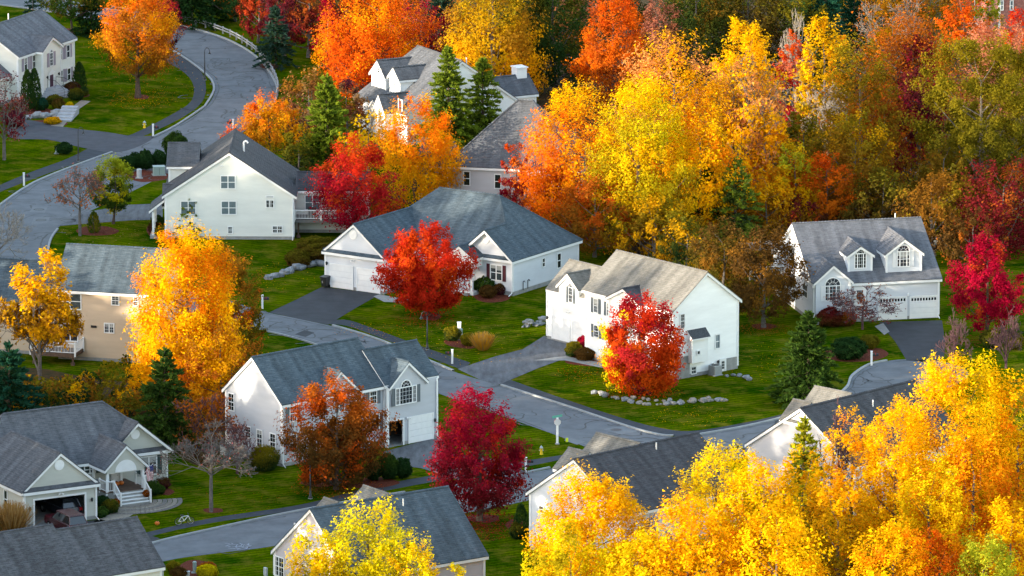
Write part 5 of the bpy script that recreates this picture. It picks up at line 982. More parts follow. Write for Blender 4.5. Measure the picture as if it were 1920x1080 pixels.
# --- the bright trees in front
plant('m',690,938,1215,190,'bright lemon yellow tree at bottom centre before the taupe house',"lemon lemon lime .25",cb=.1,dens=1.2,shape='tall'); plant('m',592,985,1230,130,'lower yellow tree left of the bright lemon one',"lemon olive yellow .4"); plant('m',775,1000,1230,110,'yellow tree right of the bright lemon one, cut by the lower edge',"lemon lemon gold .2"); plant('m',850,1055,1230,90,'low yellow crown at the lower edge under the taupe roof',"lemon lemon"); plant('m',1010,1058,1230,70,'small yellow crown at the lower edge beside the lawn',"lemon gold")
plant('m',1112,888,1205,200,'golden yellow maple covering the gable of the pale grey house',"yellow gold",cb=.04,dens=1.7,shape='round'); plant('m',1065,990,1250,150,'lemon yellow tree in front of the golden maple at the lower edge',"lemon lemon olive .2",shape='round'); plant('f',1290,935,1250,170,'orange tinted yellow tree, bottom right centre',"yellow gold orange .25",shape='vase'); plant('m',1345,828,1170,176,'broad yellow tree overlapping the dark roof of the pale grey house',"lemon yellow gold .3",dens=1.15)
plant('m',1205,995,1260,150,'pale yellow tree between two golden ones at the lower edge',"lemon gold"); plant('m',1420,850,1200,160,'yellow tree below the taupe gable',"yellow gold lemon .4"); plant('m',1590,768,1140,130,'orange yellow tree before the charcoal roof at right',"yellow gold orange .2"); plant('m',1678,752,1160,160,'golden tree right of the orange yellow one',"yellow yellow gold .3",dens=1.1); plant('m',1795,655,1110,225,'great yellow gold tree at the right over the cul-de-sac',"yellow gold lemon .3",dens=1.6,shape='tall')
plant('f',1905,705,1110,120,'orange gold tree at the right edge below the cul-de-sac',"yellow gold orange .3"); plant('f',1825,800,1165,160,'orange tree under the great yellow gold one',"gold orange redor .3"); plant('f',1570,895,1220,150,'shaded olive gold tree at bottom right',"gold olive yellow .3"); plant('m',1672,978,1270,160,'yellow crown at the lower edge right of the shaded one',"yellow gold orange .25",shape='round'); plant('f',1450,955,1260,170,'yellow orange tree at the lower edge below the pine',"yellow gold lemon .35",shape='vase'); plant('m',1845,1000,1270,130,'lime green tree in the bottom right corner',"lime lime",shape='round'); plant('f',1890,930,1240,110,'golden tree at right edge above the lime green one',"yellow gold"); plant('m',1745,860,1200,150,'yellow tree in the middle of the bottom right wood',"lemon gold orange .3"); plant('f',1500,840,1180,120,'golden tree around the yellow green pine',"gold olive lemon .3"); plant('f',1385,960,1240,110,'orange crown between two yellow ones at the lower edge',"gold gold orange .3"); plant('f',1760,985,1260,110,'deep orange crown at the lower edge near the lime green tree',"orange rust gold .3"); plant('b',1222,955,1140,60,'bare reddish twigs before the dark roof at bottom right',"pink pink",bark=RBARK,depth=6,cb=.1); plant('b',1570,742,1000,90,'bare twiggy tree before the charcoal roof at right',"pink pink",bark=RBARK,depth=6,cb=.1)
# --- shrubs
GS='clipped shrubs around the gardens'
for (cx,t,bs,w_,lb,cl) in ((228,296,322,22,'clipped dark round shrub, leftmost of the row by the utility boxes',"dgreen dgreen"),(240,291,321,22,'clipped dark round shrub, second in the row by the utility boxes',"dgreen dgreen"),(256,287,316,24,'clipped dark round shrub, third in the row by the utility boxes',"dgreen dgreen"),(272,281,316,26,'tallest clipped round shrub in the row by the utility boxes',"dgreen dgreen"),(299,282,312,24,'clipped round shrub behind the pale green utility cabinet',"dgreen dgreen"),(328,249,292,36,'big green shrub behind the garage wing of the cream house',"green dgreen"),
 (910,520,549,38,'dark green rounded shrub under the maroon shuttered window',"green dgreen"),(914,536,558,26,'brown clipped shrub before the dark green rounded one',"dbrown dbrown"),(937,532,552,18,'reddish brown shrub at the corner of the grey ranch house',"dbrown plum"),(848,612,638,26,'rounded shrub with gold top beside the white utility post',"olive dgreen"),(877,625,648,22,'smaller gold topped shrub beside the tan ornamental grass',"olive dolive"),
 (1076,641,668,26,'yellow green shrub at the white house driveway',"olive dgreen"),(1104,630,660,36,'crimson burning shrub at the white house driveway',"crim dred"),(1097,652,674,32,'brown shrub in front of the crimson one',"dbrown dbrown"),(1125,640,672,22,'dark shrub behind the yellow patched maple',"dgreen dolive"),
 (1556,578,612,40,'dark red rounded shrub under the arched window of the dormer house',"dred dbrown"),(1582,585,610,34,'rust brown shrub beside the dark red one at the dormer house',"rust dbrown"),(1592,634,672,52,'wide dark green shrub on the lawn before the dormer house',"dgreen dgreen"),(1630,628,653,28,'small round yellow green shrub in the bed by the driveway',"dolive dolive"),(1860,620,650,36,'green shrub at right edge under the magenta maple',"dolive dgreen"),(1905,625,655,24,'yellow green shrub at the far right edge',"olive dolive"),
 (495,838,882,46,'yellow green loose shrub at the corner of the grey two-storey house',"olive dgreen"),(700,866,900,24,'dark shrub left of two by the open garage driveway',"dgreen dgreen"),(728,852,898,30,'tall dark green shrub by the open garage driveway',"green dgreen"),(756,860,896,26,'dark green shrub nearest the crimson maple',"dgreen dgreen"),(665,870,905,30,'shaded shrub right of the rusty maple',"dgreen dolive"),
 (284,903,928,30,'green shrub under the flag at the porch of the sage ranch',"green dgreen"),(300,910,926,16,'small green shrub right of the flag',"green dgreen"),(306,896,916,22,'brown shrub at the corner of the sage ranch',"dbrown plum"),(190,950,970,20,'green ball shrub at the open garage corner of the sage ranch',"green dgreen"),(207,937,962,26,'dark green shrub beside the porch steps of the sage ranch',"dolive dgreen"),(192,930,950,22,'dark shrub under the porch rail of the sage ranch',"dgreen dgreen"),
 (969,980,1010,22,'small dark shrub beside the cone shaped evergreen',"dolive dgreen"),(388,1060,1084,32,'bright yellow low shrub at the lower edge by the utility posts',"lemon olive"),(336,1064,1086,26,'dark brown shrub at the lower edge beside the slate roof',"dbrown dbrown"),(388,1056,1072,30,'orange brown shrub behind the bright yellow one',"rust olive"),(325,1052,1072,20,'olive shrub beside the wall box of the slate roofed house',"olive dolive"),
 (294,404,424,20,'dark shrub at the porch of the cream house',"dgreen dolive"),(291,418,436,22,'reddish dark shrub in the bed at the cream house corner',"dbrown plum"),(304,424,446,22,'yellow green shrub in the bed at the cream house corner',"olive dolive"),(303,408,430,18,'green shrub behind the reddish one at the cream house',"green dgreen"),
 (78,184,206,20,'glossy dark green shrub right of the tall arborvitaes',"teal dgreen"),(103,178,195,24,'green rounded shrub at the granite steps of the colonial house',"dolive dgreen"),(110,185,205,20,'brown domed shrub before the granite steps',"dbrown dolive"),(136,154,173,24,'reddish brown shrub beside the colonial house right corner',"dbrown plum"),(143,166,187,24,'green shrub right of the granite steps',"dolive dgreen"),(157,164,180,15,'small dark shrub at the right end of the colonial bed',"dgreen dolive"),(120,268,288,26,'dark green shrub on the left lawn beside the lamp',"dgreen dgreen"),(98,220,232,26,'yellow perennial clump by the colonial driveway',"gold olive"),(28,210,238,34,'dark red shrub at the left edge by the colonial driveway',"plum dred"),
 (592,445,492,60,'brown green shrub above the boulders left of the grey ranch garage',"dolive dbrown"),(560,470,500,40,'low olive shrub above the boulder row',"dolive dbrown"),(1030,605,612,8,'tiny grass tuft by the white house garage',"olive olive")): plant('y',cx,t,bs,w_,lb,cl,ls=.085,dens=1.1)
plant('g',905,625,656,40,'tan ornamental grass clump by the white house driveway',"tan gold"); plant('g',22,945,1010,40,'tall tan ornamental grass at the corner of the sage garage',"tan brown"); plant('g',690,1100,1110,10,'tan ornamental grass below the frame',"tan brown") if 0 else None
# undergrowth masses nobody could count
def mass(name,px,z0,hgt,N,cols,ls,label,seed):
    """low thicket: leaf clumps heaped over a ground polygon given in pixels"""
    rng=np.random.default_rng(seed); P=np.array([at(*p)[:2] for p in px]); lo,hi=P.min(0),P.max(0); Q=rng.uniform(lo,hi,(N*4,2)); ins=np.zeros(len(Q),bool); j=len(P)-1
    for i in range(len(P)):
        c=((P[i,1]>Q[:,1])!=(P[j,1]>Q[:,1]))&(Q[:,0]<(P[j,0]-P[i,0])*(Q[:,1]-P[i,1])/(P[j,1]-P[i,1]+1e-12)+P[i,0]); ins^=c; j=i
    Q=Q[ins][:N]; q3=np.c_[Q,0*Q[:,0]]; n=blob_noise(rng,q3,7)*.35+blob_noise(rng,q3,2.6)*.28+.62; h=np.clip(n,.12,1.3)*hgt; z=h*(.35+.65*rng.uniform(size=len(Q))**.4); R=np.c_[Q,z+z0]; o=nrm(rng.normal(size=R.shape)*.6+np.array([0,-.3,1])); names=cols.split(); k=np.clip(((blob_noise(rng,R,5)+1)/2*len(names)).astype(int),0,len(names)-1); c=np.array([C[x] for x in names])[k]*(1+rng.normal(size=(len(R),1))*.22)
    return npmesh(name,leafquads(R,o,ls,rng),3,LEAF,None,np.clip(c,.004,.8),kind='stuff',label=label)
mass('undergrowth',[(20,750),(130,742),(235,740),(300,745),(330,800),(260,812),(120,812),(20,812)],0,3.0,12000,"olive dolive brown dgreen gold",.17,'olive and gold thicket between the beige house and the sage ranch',5)
mass('undergrowth',[(1000,330),(1090,440),(1240,470),(1330,500),(1450,470),(1700,432),(1790,462),(1960,470),(1960,330),(1500,300),(1200,330)],0,2.6,26000,"dolive dbrown brown rust dgreen olive",.2,'brown and olive brush along the edge of the wood',6)
mass('undergrowth',[(395,28),(470,70),(560,78),(620,130),(660,180),(840,90),(1010,215),(1000,60),(600,-40),(420,-40)],0,2.2,12000,"dolive dgreen dbrown rust",.2,'dark brush under the trees at the top',8)
mass('undergrowth',[(1010,1000),(1200,960),(1400,880),(1700,800),(1925,790),(1925,1150),(1010,1150)],0,2.5,12000,"olive brown gold dolive",.22,'golden brush under the bright trees at bottom right',9)
# fallen leaves on the lawns
def litter(cx,cy,wpx,hpx,N,cols,seed):
    rng=np.random.default_rng(seed); a=rng.uniform(0,6.28,N); r=rng.uniform(0,1,N)**.7; px=np.array([at(cx+wpx/2*rr*math.cos(t),cy+hpx/2*rr*math.sin(t)) for t,rr in zip(a,r)]); px[:,2]=.03; return px,np.array([C[c] for c in cols.split()])[rng.integers(0,len(cols.split()),N)]
LP=[];LC=[]
for i,a in enumerate(((905,985,150,60,900,'crim red dred'),(630,915,180,40,500,'rust brown redor'),(802,600,120,30,260,'red redor crim'),(1205,738,160,30,300,'red redor lemon'),(1432,618,110,26,300,'brown rust'),(265,186,140,40,260,'orange gold'),(390,770,220,60,500,'yellow gold orange'),(560,170,120,40,200,'brown rust'),(1850,640,140,26,250,'crim dred'),(1300,780,160,40,120,'gold brown'),(1100,700,120,40,150,'gold red'),(700,620,160,30,80,'gold orange'),(960,850,80,20,80,'red gold'),(870,640,300,90,160,'tan brown gold'),(520,520,160,60,120,'gold brown'),(230,440,240,60,150,'tan brown'),(1450,680,200,80,160,'brown gold'),(450,930,300,70,70,'brown rust'),(280,150,260,100,200,'orange gold brown'))):
    a=(*a[:4],int(a[4]*2.5),a[5]); p,c=litter(*a,70+i); LP.append(p); LC.append(c)
LP=np.concatenate(LP); LC=np.concatenate(LC); g=np.random.default_rng(3); npmesh('fallen_leaves',leafquads(LP,np.tile(np.array([[0,0,1.]]),(len(LP),1)),.062,g,up=1.5),3,LEAF,None,LC,kind='stuff',label='fallen leaves scattered under the maples')
# unseen wood added on the west side; heights set per stretch to shade houses
def wood():
    rng=np.random.default_rng(21); V=[];Cc=[]
    prof=[(-190,17),(-130,19),(-116,21),(-101,21),(-96,17),(-82,15),(-70,15.5),(-50,16.5),(-47,25),(-28,25),(-20,20),(-8,19),(2,25),(9,25),(13,18),(20,14.5),(40,15),(60,13.5),(80,13.5),(110,13),(170,14)]
    for y in np.arange(-190,170,5.5):
        for row in range(3):
            x=-88-row*9+rng.uniform(-2.5,2.5); yy=y+rng.uniform(-2,2); Ht=np.interp(yy,[p[0] for p in prof],[p[1] for p in prof])*rng.uniform(.9,1.05); Wd=rng.uniform(8,11)
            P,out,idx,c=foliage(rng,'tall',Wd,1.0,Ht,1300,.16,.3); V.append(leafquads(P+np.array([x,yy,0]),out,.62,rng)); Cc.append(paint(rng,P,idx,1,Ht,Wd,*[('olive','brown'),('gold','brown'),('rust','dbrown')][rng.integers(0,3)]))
    for (x,yy,Ht) in ((-52,-148,12),(-60,-156,13),(-45,-152,12),(-66,-146,13),(-50,-160,13),(-38,-160,11),(-58,-168,14),(-42,-172,14),(-30,-172,12),(-50,-140,19),(-56,-132,22),(-52,-126,22),(-60,-124,22),(-51,-118,21),(-55,-136,21),(-50,-132,20),(-50,-122,22)):  # unseen groves added to keep the lower houses in shade
        P,out,idx,c=foliage(rng,'tall',9,1.0,Ht,1300,.16,.3); V.append(leafquads(P+np.array([x,yy,0]),out,.62,rng)); Cc.append(paint(rng,P,idx,1,Ht,9,'gold','brown'))
    npmesh('shade_woodland',np.concatenate(V),3,LEAF,None,np.concatenate(Cc),kind='stuff',label='unseen wood added on the west side to shade the village from the low sun')
wood()
# ---------------------------------------------------------------- street furniture and small things
def lamp_post(px,py,label,flip=1):
    c=at(px,py); r=empty('street_lamp',(c[0],c[1],0),0,label=label,cat='street lamp',group='black street lamps with crook arms'); H=3.05
    MB().lathe([(.16,0),(.16,.18),(.10,.22),(.065,.9),(.05,H)],k=10).build('pole',BLACK,r,True); MB().lathe([(.19,-.1),(.19,.06)],k=12).build('footing',CONC,r)
    b=MB(); pts=[(flip*(.27-.27*math.cos(t)),0,H+.27*math.sin(t)*1.6) for t in [i*math.pi*.95/9 for i in range(10)]]; b.path(pts,.028,6); b.build('arm',BLACK,r); e=pts[-1]
    MB().lathe([(.03,0),(.05,-.06),(.07,-.14),(.15,-.24),(.17,-.28)],e,12).build('lamp_shade',BLACK,r,True); MB().lathe([(.11,-.275),(.06,-.33)],e,10).build('bulb_glass',mat('frosted_glass',(.5,.5,.48),.3,.5),r); return r
lamp_post(384,150,'street lamp on the inner kerb of the curving road at top'); lamp_post(147,302,'street lamp on the verge beside the colonial driveway'); lamp_post(801,655,'street lamp on the verge in front of the red maple',-1); lamp_post(582,935,'street lamp half hidden by the rusty maple'); lamp_post(1528,752,'street lamp in front of the bushy spruce')
def mailbox(px,py,label,flip=1):
    c=at(px,py); r=empty('mailbox',(c[0],c[1],0),0,label=label,cat='mailbox',group='black mailboxes on white posts')
    MB().box(-.09,.09,-.09,.09,-.1,1.28).box(-.11,.11,-.11,.11,1.281,1.32).prism([(-.1,-.1,1.321),(.1,-.1,1.321),(.1,.1,1.321),(-.1,.1,1.321)][::1],[(-.1,-.1,1.3205)]*1+[(.1,-.1,1.3205),(.1,.1,1.3205),(-.1,.1,1.3205)]).build('post',WHITE,r)
    k=8; x0,x1=(.1,.62) if flip>0 else (-.62,-.1); pr=[(-.11,.86)]+[(-.11*math.cos(math.pi*i/k),1.0+.11*math.sin(math.pi*i/k)) for i in range(k+1)]+[(.11,.86)]
    b=MB(); A=[(x0,y,z) for y,z in pr]; B=[(x1,y,z) for y,z in pr]
    for i in range(len(pr)): j=(i+1)%len(pr); b.face([A[i],A[j],B[j],B[i]])
    b.face(A[::-1]); b.face(B); b.build('box',BLACK,r); MB().box((x0+x1)/2-.02,(x0+x1)/2+.02,-.13,-.111,.98,1.16).build('signal_flag',RED,r)
for a in ((287,256,'mailbox on a white post beside the curving road near the hydrant'),(45,348,'mailbox on a white post at far left beside the road'),(492,579,'mailbox on a white post by the big yellow maple',1),(848,682,'mailbox on a white post at the white house driveway',-1),(1634,685,'mailbox on a white post at the cul-de-sac'),(986,886,'mailbox on a white post at the right edge of the crimson maple'),(437,247,'mailbox on a white post behind the cream house roof ridge',-1)): mailbox(*a)
def hydrant(px,py,label):
    c=at(px,py); r=empty('fire_hydrant',(c[0],c[1],0),0,label=label,cat='fire hydrant',group='yellow fire hydrants with pale caps')
    MB().lathe([(.16,0),(.16,.05),(.11,.06),(.11,.48),(.15,.49),(.15,.53)],k=12).build('body',YELLOW,r); MB().lathe([(.15,.531),(.14,.6),(.09,.69),(.03,.72),(.03,.78)],k=12).build('cap',GREYBOX,r,True)
    for d in (-1,1): MB().bar((.1*d,0,.36),(.19*d,0,.36),.055,8).build('nozzle',GREYBOX,r)
hydrant(271,240,'yellow hydrant on the colonial house lawn'); hydrant(1015,852,'yellow hydrant on the lawn corner near the stop sign')
c=at(1045,833); r=empty('stop_sign',(c[0],c[1],0),math.radians(8),label='stop sign seen from its plain back with green street name blades',cat='road sign')
MB().box(-.09,.09,-.06,.06,0,2.35).build('post',WHITE,r); MB().box(-.16,.16,-.16,.16,-.1,.1).build('base',CONC,r)
k=8; o=[(.3*math.cos((i+.5)*math.pi/4),-.085,1.95+.3*math.sin((i+.5)*math.pi/4)) for i in range(8)]; q=[(x,-.062,z) for x,y,z in o]; MB().prism(o,q).build('sign_plate',SIGNB,r)
MB().prism([(x*.98,.068,1.95+(z-1.95)*.98) for x,y,z in o],[(x*.98,.061,1.95+(z-1.95)*.98) for x,y,z in o]).build('sign_face',RED,r)
MB().face([(-.48,-.3,2.36),(.48,.3,2.36),(.48,.3,2.56),(-.48,-.3,2.56)]).face([(-.48,-.28,2.36),(-.48,-.28,2.56),(.48,.32,2.56),(.48,.32,2.36)]).build('street_name_blade',SIGNG,r)
c=at(1063,829); r=empty('utility_marker',(c[0],c[1],0),0,label='lime yellow utility marker post at the street corner',cat='marker'); MB().box(-.11,.11,-.05,.05,.03,.36).build('marker_box',LIME,r); MB().lathe([(.1,0),(.1,.03)],k=8).build('base',BLACK,r)
def cab(name,px,py,w,d,h,m,label,rz=0,round_=False,cat='utility box',cap=None):
    c=at(px,py); r=empty(name,(c[0],c[1],0),rz,label=label,cat=cat)
    if round_: MB().lathe([(w/2,0),(w/2,h-.12),(w/2+.02,h-.115),(w/2+.02,h-.06),(w/2*.7,h)],k=12).build('body',m,r,False)
    else:
        MB().box(-w/2,w/2,-d/2,d/2,.06,h).build('body',m,r); MB().box(-w/2-.03,w/2+.03,-d/2-.03,d/2+.03,h+.001,h+.06).build('lid',m,r); MB().box(-.012,.012,-d/2-.012,-d/2-.001,.12,h-.06).build('door_gap',BLACK,r)
    MB().box(-w/2-.12,w/2+.12,-d/2-.12,d/2+.12,-.1,.055).build('pad',CONC,r)
cab('transformer_box',298,328,1.15,1.0,.85,GREENBOX,'pale green transformer cabinet on red mulch',.15); cab('telecom_pedestal',261,334,.5,.5,.95,GREYBOX,'grey round telecom pedestal on red mulch left of the green cabinet',0,True); cab('utility_post',861,628,.32,.25,1.15,WHITE,'white utility cabinet post behind the gold topped shrubs'); cab('telecom_pedestal',864,637,.32,.3,1.05,GREENBOX,'green telecom pedestal between two gold topped shrubs',0,True); cab('telecom_pedestal',365,1074,.3,.3,.95,GREENBOX,'green telecom pedestal at the lower edge of the photo',0,True); cab('utility_post',351,1086,.42,.3,.6,GREYBOX,'low grey utility pedestal at the lower edge',0); cab('telecom_pedestal',106,288,.26,.26,.75,GREENBOX,'slim pale pedestal on the left lawn beside the dark shrub',0,True)
# wheeled bin
c=at(610,539); r=empty('wheeled_bin',(c[0],c[1],0),math.radians(-33),label='black wheeled rubbish bin beside the grey ranch garage',cat='bin')
MB().prism([(-.34,-.36,1.0),(.34,-.36,1.0),(.34,.36,1.0),(-.34,.36,1.0)],[(-.25,-.25,.12),(.25,-.25,.12),(.25,.25,.12),(-.25,.25,.12)]).build('body',DKPL,r); MB().prism([(-.37,-.4,1.06),(.37,-.4,1.06),(.37,.42,1.12),(-.37,.42,1.12)],[(-.37,-.4,1.005),(.37,-.4,1.005),(.37,.42,1.005),(-.37,.42,1.005)]).build('lid',DKPL,r); MB().bar((-.3,.46,1.0),(.3,.46,1.0),.03,8).build('handle',DKPL,r)
for d in (-1,1): MB().bar((.26*d,.25,.14),(.34*d,.25,.14),.14,12).build('wheel',TYRE,r)
b=MB().box(-.16,-.06,-.345,-.32,.62,.66).box(-.16,-.06,-.335,-.31,.48,.52).build('label_sticker',WHITE,r)
c=wp.world(12.04+.75,4.3); r=empty('air_conditioner',(c[0],c[1],0),wp.th,label='grey round-cornered air conditioner at the white house basement wall',cat='air conditioner')
MB().box(-.42,.42,-.42,.42,.05,.9).build('body',GREYBOX,r); b=MB()
for i in range(9): z=.12+i*.085; b.box(-.435,.435,-.435,.435,z,z+.03)
b.build('grille',mat('dark_grille',(.14,.145,.15),.6,.4),r,kind='stuff'); MB().lathe([(.36,.901),(.36,.93)],k=16).build('fan_guard',BLACK,r); MB().box(-.5,.5,-.5,.5,-.1,.045).build('pad',CONC,r)
c=h_=None
g=bpy.data.objects
def ac(px,py,label): 
    c=at(px,py); r=empty('air_conditioner',(c[0],c[1],0),.7,label=label,cat='air conditioner'); MB().box(-.4,.4,-.4,.4,.05,.85).build('body',GREYBOX,r); MB().lathe([(.33,.851),(.33,.88)],k=16).build('fan_guard',BLACK,r)
ac(425,853,'grey air conditioner by the left wall of the grey two-storey house'); ac(450,858,'pale air conditioner under the pinkish bush')
# guard rail along the top road
P=spline([(210,24),(262,30),(330,38),(420,64),(478,98),(508,134),(521,165),(518,186)],12); P=resample(P,29); r=empty('guard_rail',(*P[0],0),0,label='weathered timber guard rail along the outer side of the curving road',cat='guard rail')
for i,p in enumerate(P):
    x,y=p-P[0]; MB().box(x-.09,x+.09,y-.09,y+.09,-.2,.82).build('post',WOOD,r)
    if i<len(P)-1:
        q=P[i+1]-P[0]
        for z in (.42,.70): b=MB(); b.bar((x,y-.11,z),(q[0],q[1]-.11,z),.075,6); b.build('rail',WOOD,r)
# field stone walls and boulders
def rock(seed):
    rng=np.random.default_rng(seed); import bmesh; bm=bmesh.new(); bmesh.ops.create_icosphere(bm,subdivisions=2,radius=.5)
    d=[rng.normal(size=3) for _ in range(5)]
    for v in bm.verts:
        n=np.array(v.co)/.5; f=1+sum(.09*math.sin(4*float(n@k_)) for k_ in d); c=np.sign(n)*np.abs(n)**.8; v.co=Vector(c*.5*f*np.array([1,.8,.68]))
    me=bpy.data.meshes.new('stone'); bm.to_mesh(me); bm.free(); return me
ROCKS=[rock(i) for i in range(6)]; ROCKD=[m.copy() for m in ROCKS]
for m in ROCKS: m.materials.append(STONE)
for m in ROCKD: m.materials.append(STONE2)
def stone_wall(label,px,n,s,rows=1,dark=False,seed=0,cat='stone wall'):
    rng=random.Random(seed); P=resample(spline(px,10),n); P=P+np.array([[rng.uniform(-.25,.25),rng.uniform(-.1,.1)] for _ in P]); o=at(*px[0]); r=empty('stone_wall',(P[0][0],P[0][1],0),0,label=label,cat=cat)
    for k in range(rows):
        for i,p in enumerate(P):
            if k and rng.random()<.25: continue
            q=bpy.data.objects.new('stone',(ROCKD if dark or rng.random()<.35 else ROCKS)[rng.randrange(6)]); COL.objects.link(q); q.parent=r; z=s*rng.choice((.5,.7,.85,1,1.2,1.35)); q.location=(p[0]-P[0][0]+rng.uniform(-.1,.1)+k*.2,p[1]-P[0][1]+rng.uniform(-.22,.22)+k*.25,z*.2+k*s*.5); q.scale=(z*rng.uniform(1,1.35),z,z*rng.uniform(.85,1.1)); q.rotation_euler=(rng.uniform(-.2,.2),rng.uniform(-.2,.2),rng.uniform(0,6))
stone_wall('curved pale field stone wall on the lawn below the white house',[(1118,738),(1160,748),(1200,757),(1250,759),(1310,754),(1362,752)],36,.5,1,seed=1); stone_wall('low field stone edging before the yellow patched maple',[(1180,745),(1220,752),(1270,753),(1330,750)],12,.42,1,seed=2,cat='stone edging'); stone_wall('row of grey boulders on the slope left of the grey ranch garage',[(505,524),(535,515),(556,505),(580,500),(598,499)],9,.85,1,True,3); stone_wall('heap of grey stones at the left corner of the white house',[(982,614),(1000,611),(1022,608)],7,.6,2,True,4); stone_wall('small stones below the basement door of the white house',[(1362,706),(1380,704),(1400,712)],6,.55,1,True,5); stone_wall('boulder edging at the colonial house bed',[(42,224),(60,222),(75,221),(92,220),(110,215)],9,.8,1,True,6)
c=at(1748,462); q=bpy.data.objects.new('boulder',ROCKD[2]); COL.objects.link(q); q.location=(c[0],c[1],.5); q.scale=(2.2,1.8,1.9); tag(q,'large grey boulder at the forest edge right of the dormer house','boulder')
# granite steps of the lower garden path
def flight(px0,px1,wd,n,label):
    a=at(*px0); b_=at(*px1); r=empty('garden_steps',(a[0],a[1],0),math.atan2(b_[1]-a[1],b_[0]-a[0]),label=label,cat='steps'); L=math.hypot(b_[0]-a[0],b_[1]-a[1])
    for i in range(n): MB().box(L*i/n,L-.002*i,-wd/2,wd/2,(-.1 if i==0 else .16*i+.001),.16*(i+1)).build('step',STEP,r)
flight((118,228),(133,212),1.7,5,'grey granite steps between driveway and colonial house path')
sheet('garden_walk',[(132,212),(146,206),(170,190),(152,188),(136,200)],.018,PAVE,False,kind='structure'); sheet('garden_walk',[(95,236),(118,238),(126,228),(112,226)],.020,PAVE,False,kind='structure')
def chrys(px,py,label,m): 
    plant('y',px,py-9,py,11,label,m,ls=.06,cat='potted flowers')
chrys(131,200,'yellow chrysanthemum clump at the top of the garden steps',"lemon yellow"); chrys(122,205,'lower yellow chrysanthemum clump beside the garden steps',"lemon yellow"); 
# porch things of the sage ranch
def pumpkin(w,label,s):
    r=empty('pumpkin',w,0,label=label,cat='pumpkin'); b=MB(); k=16; prof=[(.0,.02),(.6,.0),(.95,.25),(1,.5),(.9,.75),(.55,.92),(.12,.88)]
    for n,(pr,z) in enumerate(prof[:-1]):
        for i in range(k):
            f=lambda j:1+.07*math.cos(j*math.pi); q=[]
            for (rr,zz),j in ((prof[n],i),(prof[n],i+1),(prof[n+1],i+1),(prof[n+1],i)): t=2*math.pi*j/k; q.append((rr*f(j)*s*math.cos(t),rr*f(j)*s*math.sin(t),zz*s*1.5))
            b.face(q)
    b.build('rind',PUMP,r,True); MB().bar((0,0,s*1.3),(s*.12,0,s*1.62),s*.12,6).build('stalk',BARK,r)
Hs=sage; yp_=4.16; px_=11.33
pumpkin(Hs.world(px_+.25,yp_+1.9,1.0),'orange pumpkin nearest the door on the sage ranch porch',.24); pumpkin(Hs.world(px_+.75,yp_+2.0,1.0),'orange pumpkin right of the other on the sage ranch porch',.22)
c=at(295,984); pumpkin((c[0],c[1],0),'lone orange pumpkin on the lawn by the path',.2)
def mum(w,label):
    SEED[0]+=1; r=empty('potted_mum',w,0,label=label,cat='potted flowers'); MB().lathe([(.13,0),(.17,.25)],k=10).build('pot',BARK,r); rng=np.random.default_rng(SEED[0]); N=500; d=nrm(rng.normal(size=(N,3))); P=d*np.array([.34,.34,.28])+np.array([0,0,.42]); npmesh('foliage',leafquads(P,d,.06,rng),3,LEAF,r,np.clip(np.array(C['rust'])*.7*(1+rng.normal(size=(N,1))*.3),.01,.8))
mum(Hs.world(px_-1.45,yp_-1.3,.02),'rust coloured potted mum left of the porch steps'); mum(Hs.world(px_+1.7,yp_-.8,.3),'rust coloured potted mum right of the porch steps')
# flag on the porch post
p=Hs.world(px_+1.75,yp_-.1,2.9); r=empty('flag',(p[0],p[1],2.2),Hs.th,label='striped flag hanging from a pole at the sage ranch porch',cat='flag'); MB().bar((0,0,0),(.55,-.75,1.0),.022,6).build('pole',WHITE,r)
b=MB(); nx,nz=13,12
def fp(i,j): s_=i/nx; v=j/nz; return (.55-.42*s_*.9+.05*math.sin(v*5+s_*9),-.75+.45*s_+.06*math.sin(v*6+s_*7),.98-.75*s_*.55-v*1.35*(1-.15*s_))
for i in range(nx):
    for j in range(nz): b.face([fp(i,j),fp(i,j+1),fp(i+1,j+1),fp(i+1,j)],2 if (i<7 and j<5) else (0 if i%2==0 else 1))
b.build('cloth',[FRED,FWHITE,FBLUE],r)
